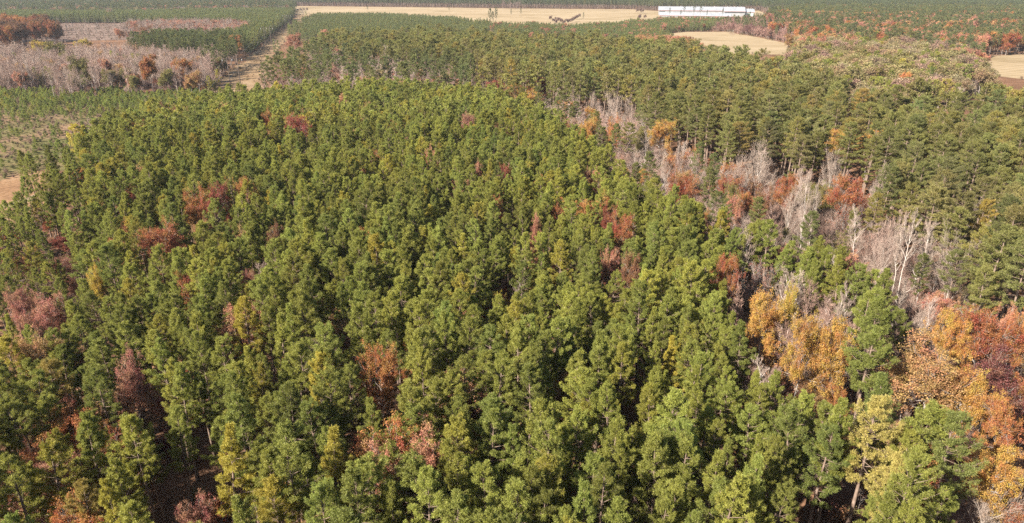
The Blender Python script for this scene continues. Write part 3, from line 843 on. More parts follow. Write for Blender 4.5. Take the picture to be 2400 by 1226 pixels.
def green(n=None, base=GREEN, amp=1.0, yellow=0.10):
    c = np.array(base) * np.clip(rng.normal(1.02, 0.15 * amp), 0.6, 1.5)
    r = rng.normal(0.02, 0.065 * amp)
    c = c * np.array([1 + r, 1 + 0.25 * r, 1 - 0.4 * r])
    if rng.random() < yellow:
        c = c * np.array([1.32, 1.10, 0.92])
    return np.clip(c, 0.004, 0.9)


# the planted stand
x, y = scatter(PLANT, 3.3, 0.42, avoid=[THICKET, OAKWOOD, GAP, CORNER], drop=0.10, rough=0.5)
nz = smooth_noise(x, y, 60, 3); hole = smooth_noise(x, y, 22, 5); tone = smooth_noise(x, y, 45, 8)
for i in range(len(x)):
    if hole[i] > 1.05 and rng.random() < 0.85: continue
    H = 14.6 + 0.9 * nz[i] + rng.normal(0, 1.1)
    if rng.random() < 0.10: H *= rng.uniform(0.72, 0.88)
    u = rng.random()
    if u < (0.042 if x[i] < -0.15 * y[i] else 0.016): put('oak', 'oak' if y[i] < 260 else 'oak_far', x[i], y[i], rng.uniform(11, 15.5), np.array(PAL[random.choice(['salmon', 'rust', 'rust', 'tan', 'orange', 'brown', 'pink'])]), rng.uniform(0.7, 1.0), zone='stand'); continue
    if u < (0.058 if x[i] < -0.15 * y[i] else 0.030): put('bare', 'bare_slender', x[i], y[i], rng.uniform(9, 13.5), np.array(random.choice(BARE)), 1.0, zone='stand'); continue
    left = np.clip(-x[i] / max(y[i], 1) * 1.6, 0, 1)
    d = math.hypot(x[i], y[i])
    put('pine', 'pine' if d < 230 else 'pine_far', x[i], y[i], H, green(yellow=0.04 + 0.06 * left) * (1 + np.array([0.07, 0.05, -0.02]) * tone[i]), wf=rng.uniform(0.85, 1.22), zone='stand')
# tall pines that stand out in the front corner and the trunk gap
for (px, py, H, wf, t) in [(1978, 930, 17.5, 1.0, GREEN), (2060, 700, 17.5, 1.15, (0.17, 0.185, 0.038)), (2052, 780, 17.0, 1.3, (0.17, 0.185, 0.038)), (2085, 880, 16.5, 1.2, (0.15, 0.17, 0.04)), (2180, 950, 16.5, 1.25, GREEN), (2245, 985, 16.5, 1.15, (0.165, 0.18, 0.045))]:
    x, y = G(px, py, H); put('pine', 'pine', x, y, H, t, wf, zone='stand')
for (px, py, H) in [(43, 478, 13), (71, 498, 13), (105, 452, 14), (173, 442, 14), (167, 550, 12), (110, 408, 14), (155, 398, 14.5), (71, 640, 11), (128, 655, 11), (20, 520, 12), (190, 490, 14), (95, 540, 12), (140, 480, 13.5), (12, 590, 12), (60, 670, 11), (10, 740, 12), (70, 760, 13), (140, 770, 14), (180, 700, 14), (130, 610, 9), (196, 590, 13)]:
    x, y = G(px, py, H); put('pine', 'pine', x, y, H, green(), rng.uniform(0.9, 1.15), zone='margin')
YP = [(2050, 945, 17.5, 1.05, 'yellowing pine with bare pale trunk beside the trunk gap'), (2110, 1075, 15, 1.1, 'bright yellow-green pine near the bottom edge'), (110, 850, 15, 1.2, 'golden brown pine among the front planted pines'),
      (190, 1120, 13.5, 1.0, 'yellowish pine near the bottom edge beside the orange tree'), (2095, 1000, 14, 0.9, 'yellow-tan pine crowding the yellowing pine')]
for (px, py, H, wf, lab) in YP:
    x, y = G(px, py, H); put('pine', 'pine', x, y, H, (0.37, 0.305, 0.085) if px > 1900 else (0.28, 0.21, 0.05), wf, lm=lab, zone='stand')
# edge and margin
x, y = scatter(EDGE, 5.5, 0.4, drop=0.15)
for a, b in zip(x, y): put('pine', 'pine', a, b, rng.uniform(12.5, 15), green(), 1.0, zone='margin')
x, y = scatter(MARGIN, 4.9, 0.45, drop=0.30, clear=True, avoid=[CLEARING])
for a, b in zip(x, y): put('pine', 'pine', a, b, rng.uniform(10, 14.5), green(), 1.0, zone='margin')
x, y = scatter(MARGIN, 4.2, 0.45, drop=0.45, avoid=[CLEARING])
for a, b in zip(x, y):
    u = rng.random()
    if u < 0.55: put('oak', 'oak', a, b, rng.uniform(4.5, 9), np.array(PAL[random.choice(['pink', 'rust', 'salmon', 'olive', 'brown', 'pink', 'orange', 'khaki'])]) * rng.uniform(0.9, 1.2), 1.0, zone='margin')
    else: put('bare', 'bare_vase', a, b, rng.uniform(4, 7), np.array(random.choice(BARE)), 1.1, zone='margin')
# thicket, oak wood, corner
x, y = scatter(THICKET, 2.3, 0.45, drop=0.12)
for a, b in zip(x, y):
    put('bare', random.choice(['bare_slender', 'bare_vase', 'bare_slender']), a, b, rng.uniform(9.5, 13.5), np.array(random.choice(BARE)) * rng.uniform(1.05, 1.35), 1.0, zone='thicket')
x, y = scatter(OAKWOOD, 4.2, 0.45, drop=0.3)
for a, b in zip(x, y):
    if rng.random() < 0.4: put('bare', 'bare_vase', a, b, rng.uniform(8, 12), np.array(random.choice(BARE)), 1.0, zone='oakwood')
    else: put('oak', 'oak', a, b, rng.uniform(7, 11), np.array(PAL[random.choice(['orange', 'rust', 'tan', 'brown'])]), 1.1, zone='oakwood')
x, y = scatter(CORNER, 3.0, 0.45, drop=0.3)
for a, b in zip(x, y):
    u = rng.random()
    if u < 0.5: put('bare', 'bare_vase', a, b, rng.uniform(4, 8), np.array(random.choice(BARE)), 1.1, zone='corner')
    elif u < 0.8: put('oak', 'thin_oak', a, b, rng.uniform(4, 8), np.array(PAL[random.choice(['pink', 'salmon', 'brown', 'tan'])]), 1.1, zone='corner')
    else: put('pine', 'pine', a, b, rng.uniform(10, 13), green(yellow=0.3), 1.0, zone='stand')
# creek band
x, y = scatter(CREEK, 3.9, 0.45, drop=0.10)
for a, b in zip(x, y):
    u = rng.random(); d = math.hypot(a, b)
    if u < 0.68:
        t = np.array(random.choice(BARE)) * 1.2 if rng.random() < 0.7 else np.array(WHITE_BARK)
        put('bare', random.choice(['bare_vase', 'bare_slender', 'bare_slender']), a, b, rng.uniform(7, 14), t * rng.uniform(0.85, 1.12), rng.uniform(0.8, 1.15), zone='creek')
    elif u < 0.82:
        put('oak', 'oak' if d < 260 else 'oak_far', a, b, rng.uniform(7, 13), np.array(PAL[random.choice(['salmon', 'rust', 'tan', 'olive', 'orange', 'brown', 'gold'])]), rng.uniform(0.8, 1.15), zone='creek')
    elif u < 0.90:
        put('mature', 'mature' if d < 260 else 'mature_far', a, b, rng.uniform(12, 18), green(base=(0.145, 0.148, 0.042)), 0.9, zone='mature')
# mature pines
x, y = scatter(MATURE, 5.9, 0.40, avoid=[PLANT, CREEK, BARESTRIP], drop=0.06, top=21)
nz = smooth_noise(x, y, 90, 11); patch = smooth_noise(x, y, 70, 17)
for i in range(len(x)):
    a, b = x[i], y[i]; d = math.hypot(a, b)
    u = rng.random()
    if patch[i] > 0.95 and u < 0.45:
        if u < 0.30: put('bare', random.choice(['bare_vase', 'bare_slender']), a, b, rng.uniform(13, 18), np.array(random.choice(BARE)), 1.0, zone='mature')
        else: put('oak', 'oak' if d < 260 else 'oak_far', a, b, rng.uniform(12, 17), np.array(PAL[random.choice(['salmon', 'rust', 'tan', 'olive', 'khaki'])]), 1.0, zone='mature')
        continue
    if u < 0.015: put('oak', 'oak' if d < 260 else 'oak_far', a, b, rng.uniform(13, 18), np.array(PAL[random.choice(['salmon', 'rust', 'olive', 'olive'])]), 0.8, zone='mature'); continue
    if u < 0.03: put('bare', 'bare_slender', a, b, rng.uniform(16, 20), np.array(random.choice(BARE)), 1.0, zone='mature'); continue
    put('mature', 'mature' if d < 270 else 'mature_far', a, b, 20.0 + nz[i] + rng.normal(0, 1.5), green(base=(0.168, 0.166, 0.046) if rng.random() < 0.8 else (0.19, 0.168, 0.055), yellow=0.10), rng.uniform(0.85, 1.2), zone='mature')
# strip of bare trees behind the stand
x, y = scatter(BARESTRIP, 5.2, 0.45, avoid=[PLANT], drop=0.10, top=16)
for a, b in zip(x, y):
    u = rng.random()
    if u < 0.60: put('bare', random.choice(['bare_vase', 'bare_slender']), a, b, rng.uniform(10, 16), np.array(random.choice(BARE)) * rng.uniform(0.95, 1.3), 0.9, zone='strip')
    elif u < 0.90: put('mature', 'mature_far', a, b, rng.uniform(15, 21), green(base=(0.130, 0.138, 0.042)), 1.0, zone='mature')
    else: put('oak', 'oak_far', a, b, rng.uniform(9, 14), np.array(PAL[random.choice(['salmon', 'rust', 'pink', 'khaki'])]), 1.0, zone='strip')
# grey woodland
x, y = scatter(GREYWOOD, 4.0, 0.45, drop=0.06, top=16)
for a, b in zip(x, y):
    u = rng.random()
    if u < 0.78: put('bare', random.choice(['bare_slender', 'bare_slender', 'bare_vase']), a, b, rng.uniform(12, 17.5), np.array(random.choice([(0.48, 0.385, 0.34), (0.41, 0.32, 0.285), (0.50, 0.43, 0.385)])) * rng.uniform(0.8, 1.12), 0.9, zone='greywood')
    elif u < 0.94: put('oak', 'oak_far', a, b, rng.uniform(6, 14), np.array(PAL[random.choice(['salmon', 'tan', 'khaki', 'brown', 'olive'])]), 0.9, zone='greywood')
    else: put('mature', 'mature_far', a, b, rng.uniform(8, 13), green(), 0.8, zone='mature')
# farther blocks
x, y = scatter(DARKPINES, 4.6, 0.42, drop=0.05)
for a, b in zip(x, y): put('mature', 'mature_far', a, b, rng.uniform(13, 17), green(base=(0.105, 0.118, 0.036)), 0.95, zone='dark')
x, y = scatter(BLOCK_L, 3.4, 0.40, avoid=[BARE2, CUTTREES, ORANGE, DARKPINES, GREYWOOD, CLEARCUT], drop=0.04, top=9)
for a, b in zip(x, y): put('young', 'young', a, b, rng.uniform(10.5, 13), green(base=(0.145, 0.160, 0.050)), 0.8, zone='block_l')
x, y = scatter(BARE2, 5.0, 0.45, drop=0.08)
for a, b in zip(x, y):
    if rng.random() < 0.75: put('bare', random.choice(['bare_slender', 'bare_vase']), a, b, rng.uniform(10, 15), np.array(random.choice(BARE)) * 0.95, 1.0, zone='bare2')
    else: put('oak', 'oak_far', a, b, rng.uniform(9, 13), np.array(PAL[random.choice(['salmon', 'pink', 'brown'])]), 1.0, zone='bare2')
x, y = scatter(CUTTREES, 18, 0.5, drop=0.3)
for a, b in zip(x, y): put('bare', 'bare_slender', a, b, rng.uniform(8, 15), np.array(WHITE_BARK) * 0.75, 0.5, zone='cut')
x, y = scatter(ORANGE, 10.5, 0.45, drop=0.2, top=20)
for a, b in zip(x, y): put('oak', 'oak_far', a, b, rng.uniform(18, 22), np.array(PAL[random.choice(['orange', 'rust', 'brown', 'brown'])]) * 0.72, 0.72, zone='orange')
for P_, zn in ((BLOCK_R, 'block_r'), (BLOCK_R2, 'block_r2')):
    x, y = scatter(P_, 3.6, 0.40, avoid=[MATURE, BROWNBRUSH, HEDGE], drop=0.04, top=8)
    for a, b in zip(x, y):
        if zn == 'block_r2' and rng.random() < 0.06: put('oak', 'oak_far', a, b, rng.uniform(6, 10), np.array(PAL[random.choice(['brown', 'salmon', 'pink'])]), 1.0, zone='block_r2')
        else: put('young', 'young', a, b, rng.uniform(7.0, 9.5), green(base=(0.145, 0.160, 0.052)), 1.0, zone=zn)
x, y = scatter(HEDGE, 6.0, 0.45)
for a, b in zip(x, y): put('oak', 'oak_far', a, b, rng.uniform(8, 12), np.array(PAL[random.choice(['salmon', 'tan', 'khaki', 'brown'])]), 1.0, zone='hedge')
x, y = scatter(BROWNBRUSH, 5.2, 0.45)
for a, b in zip(x, y):
    u = rng.random()
    if u < 0.45: put('bare', 'bare_vase', a, b, rng.uniform(7, 12), np.array((0.40, 0.27, 0.235)), 1.2, zone='brown')
    elif u < 0.8: put('oak', 'oak_far', a, b, rng.uniform(6, 11), np.array(random.choice([(0.24, 0.13, 0.10), (0.30, 0.17, 0.13), (0.2, 0.10, 0.085)])), 1.0, zone='brown')
    else: put('mature', 'mature_far', a, b, rng.uniform(9, 14), green(base=(0.11, 0.12, 0.04)), 0.9, zone='farwood')
x, y = scatter(FAR_R, 7.0, 0.45, drop=0.05, avoid=[RIGHT_FIELD], top=17)
pt = smooth_noise(x, y, 120, 23); bandy = proj(x, y, np.full(len(x), 16.0))[1]
for i in range(len(x)):
    u = rng.random(); a, b = x[i], y[i]
    deci = 0.16 + 0.24 * (pt[i] > 0.2) + (0.14 if bandy[i] > 45 else 0)
    if bandy[i] < 24: deci *= 0.25
    if u < deci: put('oak', 'oak_far', a, b, rng.uniform(13, 18), np.array(PAL[random.choice(['rust', 'orange', 'salmon', 'pink', 'salmon', 'tan'])]) * rng.uniform(0.8, 1.05), 1.1, zone='farmix')
    elif u < deci + (0.14 if bandy[i] > 30 else 0.05): put('bare', 'bare_vase', a, b, rng.uniform(13, 17), np.array((0.44, 0.33, 0.32)), 1.1, zone='farmix')
    else: put('mature', 'mature_far', a, b, rng.uniform(15, 19), green(base=(0.115, 0.125, 0.045)), 1.1, zone='farwood')
x, y = scatter(OLIVE, 6.2, 0.45, avoid=[MATURE], top=15)
for a, b in zip(x, y):
    u = rng.random()
    if u < 0.55: put('oak', 'oak_far', a, b, rng.uniform(11, 17), np.array(random.choice([PAL['khaki'], (0.29, 0.235, 0.10), PAL['olive'], (0.31, 0.21, 0.11), (0.30, 0.19, 0.135), (0.30, 0.24, 0.13)])) * rng.uniform(0.75, 1.1), 1.35, zone='olive')
    elif u < 0.85: put('bare', 'bare_vase', a, b, rng.uniform(11, 15), np.array(random.choice(BARE)), 1.15, zone='olive')
    else: put('mature', 'mature_far', a, b, rng.uniform(12, 17), green(), 1.0, zone='farwood')
x, y = scatter(FAR_L, 7.0, 0.45, avoid=[BLOCK_L], top=16)
for a, b in zip(x, y):
    u = rng.random()
    if u < 0.12: put('oak', 'oak_far', a, b, rng.uniform(12, 16), np.array(PAL[random.choice(['pink', 'salmon', 'brown', 'khaki'])]), 1.1, zone='farmix')
    elif u < 0.38: put('bare', 'bare_vase', a, b, rng.uniform(12, 16), np.array((0.40, 0.33, 0.32)), 1.2, zone='farmix')
    else: put('mature', 'mature_far', a, b, rng.uniform(13, 18), green(base=(0.105, 0.118, 0.045)), 1.1, zone='farwood')
x, y = scatter(FAR_ALL, 7.2, 0.42, avoid=[FAR_L, FAR_R, BLOCK_L], top=16, clear=False)
for a, b in zip(x, y): put('mature', 'mature_far', a, b, rng.uniform(15, 18), green(base=(0.095, 0.112, 0.045)), 1.0, zone='farwood')
# lone trees and bushes in and beside the far field
FLM = [(1148, 34, 22, 'tall twin-topped pine rising above the far pine block'), (1163, 31, 23, 'taller pine beside the twin-topped pine by the far field'), (1156, 40, 19, 'lower pine in the clump by the far field'),
       (1198, 24, 13, 'lone slim pine on the far field'), (1221, 23, 13, 'second lone slim pine on the far field'), (1053, 14, 13, 'single pine at the far field edge'), (863, 14, 13, 'little pine on the far strip of field'), (1367, 34, 12, 'slim pine near the gully in the far field'),
       (1568, 22, 14, 'pine in front of the barn end'), (1594, 26, 12, 'low pine before the barn roofs'), (1602, 16, 20, 'tall pine before the long barn'), (1625, 12, 23, 'tallest pine before the long barn'), (1640, 15, 20, 'leaning pine before the long barn'), (1655, 27, 12, 'bushy pine below the barns'), (1692, 25, 13, 'slim pine before the tall shed')]
for (px, py, H, lab) in FLM:
    gy = py + H * F_PX / 1150.0
    x, y = G(px, gy, 0); put('mature', 'mature_far', x, y, H, (0.07, 0.085, 0.032), 0.7, lm=lab, zone='field')
FBL = [(1180, 8, 24, 19, 'grey leafless tree in the clump behind the far field'), (1212, 8, 26, 19, 'wider leafless tree in the clump behind the far field'), (1196, 10, 20, 18, 'leafless tree between two others behind the far field')]
for (px, py, w, H, lab) in FBL:
    gy = py + 0.55 * H * F_PX / 1250.0
    x, y = G(px, gy, 0); put('bare', 'bare_vase', x, y, H, (0.27, 0.21, 0.20), 1.3, lm=lab, zone='field')
x, y = scatter(poly([(1285, 46), (1310, 42), (1330, 50), (1362, 34), (1366, 38), (1335, 58), (1300, 60)], 4), 5.0, 0.5)
FIELDS_OFF = None
for (px, py) in [(1290, 46), (1297, 50), (1303, 54), (1310, 50), (1315, 53), (1322, 54), (1328, 53), (1334, 52), (1340, 50), (1346, 48), (1352, 43), (1358, 40), (1302, 45), (1308, 47), (1500, 27), (1506, 29), (1494, 28), (1500, 40), (1512, 41), (1498, 43), (705, 24), (712, 23), (698, 25), (690, 25), (720, 24)]:
    x, y = G(px, py, 2); put('oak', 'oak_far', x, y, rng.uniform(5, 8), np.array((0.22, 0.14, 0.11)), 1.2, zone='field')

# saplings in the left field, brush and undergrowth
x, y = scatter(PATCH, 2.35, 0.38, avoid=[PLANT, CLEARING], drop=0.10, top=2)
gap = smooth_noise(x, y, 26, 31)
for i in range(len(x)):
    dens = np.clip((y[i] - 285) / 50.0, 0.12, 1.0)
    if rng.random() > dens * (1.0 if gap[i] < 0.5 else 0.45): continue
    put('sapling', 'sapling', x[i], y[i], rng.uniform(1.8, 3.6), green(base=(0.17, 0.195, 0.04)), 1.15, zone='patch')
UNDER = []


def under(shape, P_, spacing, hr, cols, drop=0.3, avoid=(), zone='', clear=False):
    x, y = scatter(P_, spacing, 0.5, avoid=avoid, drop=drop, top=2, clear=clear)
    for a, b in zip(x, y):
        UNDER.append(dict(shape=shape, x=a, y=b, H=rng.uniform(*hr), wf=rng.uniform(0.9, 1.4), tint=tuple(np.array(random.choice(cols)) * rng.uniform(0.8, 1.15)), yaw=rng.uniform(0, 6.28), zone=zone))


NEARP = poly([(-700, 2300), (-500, 900), (0, 500), (2400, 500), (2900, 900), (3100, 2300)], 0)
under('shrub', NEARP, 4.2, (1.5, 4.5), [PAL['brown'], PAL['rust'], PAL['maroon'], PAL['olive'], PAL['khaki']], 0.45, [CLEARING], 'under')
under('brush', NEARP, 6.5, (3, 6), [BARE[2], BARE[1], (0.3, 0.22, 0.19)], 0.5, [CLEARING], 'under')
under('shrub', PATCH, 2.8, (0.7, 1.8), [(0.24, 0.155, 0.10), (0.22, 0.165, 0.08), (0.15, 0.145, 0.045), (0.26, 0.17, 0.125), (0.13, 0.14, 0.04)], 0.25, [PLANT], 'patch')
under('brush', PATCH, 9.0, (1.5, 3.5), [(0.40, 0.29, 0.25)], 0.5, [PLANT], 'patch')
under('brush', CREEK, 2.7, (3.5, 7.5), [BARE[1], BARE[2], BARE[0], (0.42, 0.28, 0.23)], 0.25, [], 'creek')
under('shrub', CREEK, 4.5, (1.5, 4), [PAL['salmon'], PAL['brown'], PAL['khaki'], PAL['rust']], 0.35, [], 'creek')
under('shrub', THICKET, 2.8, (2, 4.5), [PAL['salmon'], PAL['brown'], PAL['tan']], 0.5, [], 'creek')
under('brush', CUTTREES, 10.0, (1, 2.5), [(0.30, 0.23, 0.20), (0.22, 0.165, 0.14)], 0.8, [], 'cut')
under('shrub', CLEARCUT, 6.0, (0.8, 2), [(0.25, 0.16, 0.12), (0.2, 0.15, 0.08)], 0.4, [], 'cut')
under('brush', CLEARING, 5.0, (1.0, 2.5), [(0.42, 0.25, 0.17), (0.40, 0.3, 0.2)], 0.75, [], 'clear')
under('brush', GREYWOOD, 5.5, (4, 7), [(0.42, 0.33, 0.31), (0.36, 0.26, 0.24)], 0.3, [], 'grey')
x_, y_ = None, None
# low scrub along the power line strip lies outside the scatter's field mask
g_ = np.random.default_rng(77)
cx = g_.uniform(CORRIDOR[:, 0].min(), CORRIDOR[:, 0].max(), 30000); cyy = g_.uniform(CORRIDOR[:, 1].min(), 1000, 30000)
kk = inside(CORRIDOR, cx, cyy)
for a, b in list(zip(cx[kk], cyy[kk]))[:260]:
    UNDER.append(dict(shape='shrub', x=a, y=b, H=g_.uniform(0.5, 1.4), wf=1.5, tint=tuple(np.array(random.choice([(0.42, 0.31, 0.19), (0.33, 0.22, 0.13), (0.25, 0.2, 0.09)])) * g_.uniform(0.8, 1.1)), yaw=g_.uniform(0, 6.28), zone='corridor'))

for F_ in (FAR_FIELD, MID_FIELD, RIGHT_FIELD, CORRIDOR):
    for i in range(len(F_)):
        p, q = F_[i], F_[(i + 1) % len(F_)]
        for _ in range(int(np.linalg.norm(q - p) / 5)):
            c = p + (q - p) * g_.random() + g_.normal(0, 2.6, 2)
            if c[1] > 1500: continue
            UNDER.append(dict(shape='shrub', x=c[0], y=c[1], H=g_.uniform(0.6, 2.4), wf=1.3, tint=tuple(np.array(random.choice([(0.30, 0.21, 0.13), (0.22, 0.15, 0.10), (0.20, 0.16, 0.07)])) * g_.uniform(0.8, 1.1)), yaw=g_.uniform(0, 6.28), zone='fieldedge'))

print('trees', len(TREES), 'under', len(UNDER))

# ------------------------------------------------------------------ which trees become single objects
X = np.array([t['x'] for t in TREES]); Y = np.array([t['y'] for t in TREES]); HH = np.array([t['H'] for t in TREES])
TPX, TPY, DEP = proj(X, Y, HH * 0.93)
DIST = np.sqrt(X ** 2 + Y ** 2 + (CAM_H - HH) ** 2)
INV = (TPX > -15) & (TPX < 2415) & (TPY > 2) & (TPY < 1222)
KIND = np.array([t['kind'] for t in TREES]); ISLM = np.array([t['lm'] is not None for t in TREES])
single = np.zeros(len(TREES), bool)
for k, most in (('pine', 300), ('mature', 300), ('oak', 300), ('bare', 300), ('sapling', 300)):
    idx = np.where((KIND == k) & INV & ~ISLM)[0]
    size = HH[idx] / DIST[idx] if k != 'pine' else 1 / DIST[idx]
    room = most - int((ISLM & (KIND == k)).sum())
    if k == 'oak': room = min(room, 170)
    single[idx[np.argsort(-size)[:room]]] = True
single |= ISLM

NAMES = dict(pine='pine_tree', mature='mature_pine_tree', oak='oak_tree', bare='bare_tree', sapling='pine_sapling')
CATS = dict(pine='pine', mature='pine', oak='oak', bare='bare tree', sapling='sapling')
WORD = dict(pine='green pine', mature='tall mature pine', oak='oak', bare='leafless tree', sapling='pine sapling')
COLW = dict(gold='golden', orange='orange', rust='rust-red', red='red', pink='pinkish', tan='tan', maroon='maroon', olive='olive', brown='brown', salmon='salmon', yellow='yellow', khaki='khaki')
GROUPS = dict(pine='planted pines of the dense stand', mature='mature pines beyond the creek band', oak='autumn-coloured broadleaf trees', bare='leafless broadleaf trees', sapling='pine saplings of the open field')

# labels: a tree next to one that stands out is named by it, the rest by the part of the wood they stand in
labels = {}
lmi = np.where(ISLM)[0]
for i in lmi: labels[i] = TREES[i]['lm']
others = np.where(single & ~ISLM)[0]
used = {}
cand = []
for i in others:
    dx = TPX[i] - TPX[lmi]; dy = TPY[i] - TPY[lmi]
    sc_ = F_PX / DIST[i]
    dd = np.hypot(dx, dy * 1.3) / sc_
    for j in np.argsort(dd)[:9]:
        if dd[j] < 34:
            rel = ('to the right of' if dx[j] > 0 else 'to the left of') if abs(dx[j]) > abs(dy[j]) else ('in front of' if dy[j] > 0 else 'behind')
            cand.append((dd[j], i, lmi[j], rel))
cand.sort(key=lambda c: c[0])


def short(t):
    return t if len(t.split()) <= 9 else ' '.join(t.split()[:9])


for dd, i, j, rel in cand:
    k = TREES[i]['kind']
    n_ = used.get((k, j, rel), 0)
    if i in labels or n_ > 4: continue
    base = ('', 'second ', 'third ', 'fourth ', 'fifth ')[n_] + WORD[k]
    if k == 'oak': base = ('', 'second ', 'third ', 'fourth ', 'fifth ')[n_] + ('low autumn tree' if HH[i] < 8 else 'autumn tree')
    lab = f'{base} just {rel} the {TREES[j]["lm"]}'
    if len(lab.split()) > 16: lab = f'{base} {rel} the {TREES[j]["lm"]}'
    if len(lab.split()) > 16 and n_ == 0: lab = f'{base.split()[0]} tree {rel} the {TREES[j]["lm"]}'
    if len(lab.split()) > 16: continue
    used[(k, j, rel)] = n_ + 1
    labels[i] = lab


def where(i):
    cx = ['far left', 'left', 'middle', 'right', 'far right'][int(np.clip(TPX[i] / 480, 0, 4))]
    ry = TPY[i]
    cyl = 'top' if ry < 160 else 'upper' if ry < 380 else 'central' if ry < 640 else 'lower' if ry < 930 else 'bottom'
    return f'{cyl} band of the photo, {cx} part'


for i in others:
    if i in labels: continue
    k = TREES[i]['kind']
    what = dict(pine='green pine packed in the planted stand', mature='tall round-topped pine in the mature wood', oak='autumn-coloured tree between the others', bare='leafless grey tree among others', sapling='small green pine sapling in the open field')[k]
    labels[i] = f'{what}, {where(i)}'

LOD_SPLIT = {}


def place(rec, i):
    shp = SHAPES[rec['shape']][i % len(SHAPES[rec['shape']])]
    k = rec['kind']
    s = rec['H'] / BASE_H[rec['shape']]
    root_loc = (rec['x'], rec['y'], -0.05)
    sx = s * rec['wf']
    tilt = rng.normal(0, 0.03, 2)
    if k == 'sapling':
        o = bpy.data.objects.new(NAMES[k], shp[2]); link(o)
        o['tint'] = rec['tint']
        o.location = root_loc; o.rotation_euler = (tilt[0], tilt[1], rec['yaw']); o.scale = (sx, sx, s)
    else:
        o = bpy.data.objects.new(NAMES[k], None); link(o)
        o.empty_display_size = 0.5
        o.location = root_loc; o.rotation_euler = (tilt[0], tilt[1], rec['yaw']); o.scale = (sx, sx, s)
        for nm, me in (('trunk', shp[0]), ('crown', shp[1])):
            c = bpy.data.objects.new(nm, me); link(c, o); c['tint'] = rec['tint']
    g = GROUPS[k]
    lab = labels[i]
    if rec['lm'] is None and 'band of the photo' in lab: g = lab.split(', ', 1)[0].replace('green pine', 'pines') + ' ' + where(i)
    tag(o, lab, CATS[k], g)
    return o


for i in np.where(single)[0]:
    place(TREES[i], int(i))

# ------------------------------------------------------------------ the rest of the woods: one object for each wood
PROTO = {}


def shape_collection(shape):
    if shape in PROTO: return PROTO[shape]
    c = bpy.data.collections.new(shape + '_shapes')
    for s in SHAPES[shape]:
        c.objects.link(bpy.data.objects.new(shape + '_form', s[2]))
    PROTO[shape] = c
    return c


NG = {}


def scatter_group(shape):
    if shape in NG: return NG[shape]
    ng = bpy.data.node_groups.new('scatter_' + shape, 'GeometryNodeTree')
    ng.interface.new_socket('Geometry', in_out='INPUT', socket_type='NodeSocketGeometry')
    ng.interface.new_socket('Geometry', in_out='OUTPUT', socket_type='NodeSocketGeometry')
    gi = ng.nodes.new('NodeGroupInput'); go = ng.nodes.new('NodeGroupOutput')
    ci = ng.nodes.new('GeometryNodeCollectionInfo'); ci.inputs[0].default_value = shape_collection(shape)
    ci.inputs[1].default_value = True; ci.inputs[2].default_value = True
    ip = ng.nodes.new('GeometryNodeInstanceOnPoints'); ip.inputs['Pick Instance'].default_value = True

    def na(name, typ):
        n = ng.nodes.new('GeometryNodeInputNamedAttribute'); n.data_type = typ; n.inputs[0].default_value = name
        return n.outputs[0]
    ng.links.new(gi.outputs[0], ip.inputs['Points']); ng.links.new(ci.outputs[0], ip.inputs['Instance'])
    ng.links.new(na('pick', 'INT'), ip.inputs['Instance Index'])
    e2r = ng.nodes.new('FunctionNodeEulerToRotation'); ng.links.new(na('turn', 'FLOAT_VECTOR'), e2r.inputs[0])
    ng.links.new(e2r.outputs[0], ip.inputs['Rotation'])
    ng.links.new(na('size', 'FLOAT_VECTOR'), ip.inputs['Scale'])
    ng.links.new(ip.outputs[0], go.inputs[0])
    NG[shape] = ng
    return ng


def wood(name, shape, recs, label):
    if not recs: return
    n = len(recs); nv = len(SHAPES[shape])
    me = bpy.data.meshes.new(name)
    me.vertices.add(n)
    co = np.array([(r['x'], r['y'], -0.05) for r in recs], np.float32)
    me.vertices.foreach_set('co', co.ravel())

    def at(nm, typ, field, data):
        a = me.attributes.new(nm, typ, 'POINT'); a.data.foreach_set(field, np.asarray(data).ravel())
    at('pick', 'INT', 'value', rng.integers(0, nv, n).astype(np.int32))
    tl = rng.normal(0, 0.03, (n, 2))
    at('turn', 'FLOAT_VECTOR', 'vector', np.stack([tl[:, 0], tl[:, 1], [r['yaw'] for r in recs]], 1).astype(np.float32))
    s = np.array([r['H'] for r in recs]) / BASE_H[shape]; wf = np.array([r['wf'] for r in recs])
    at('size', 'FLOAT_VECTOR', 'vector', np.stack([s * wf, s * wf, s], 1).astype(np.float32))
    at('tint', 'FLOAT_VECTOR', 'vector', np.array([r['tint'] for r in recs], np.float32))
    me.update()
    o = bpy.data.objects.new(name, me); link(o)
    md = o.modifiers.new('scatter', 'NODES'); md.node_group = scatter_group(shape)
    tag(o, label, kind='stuff')


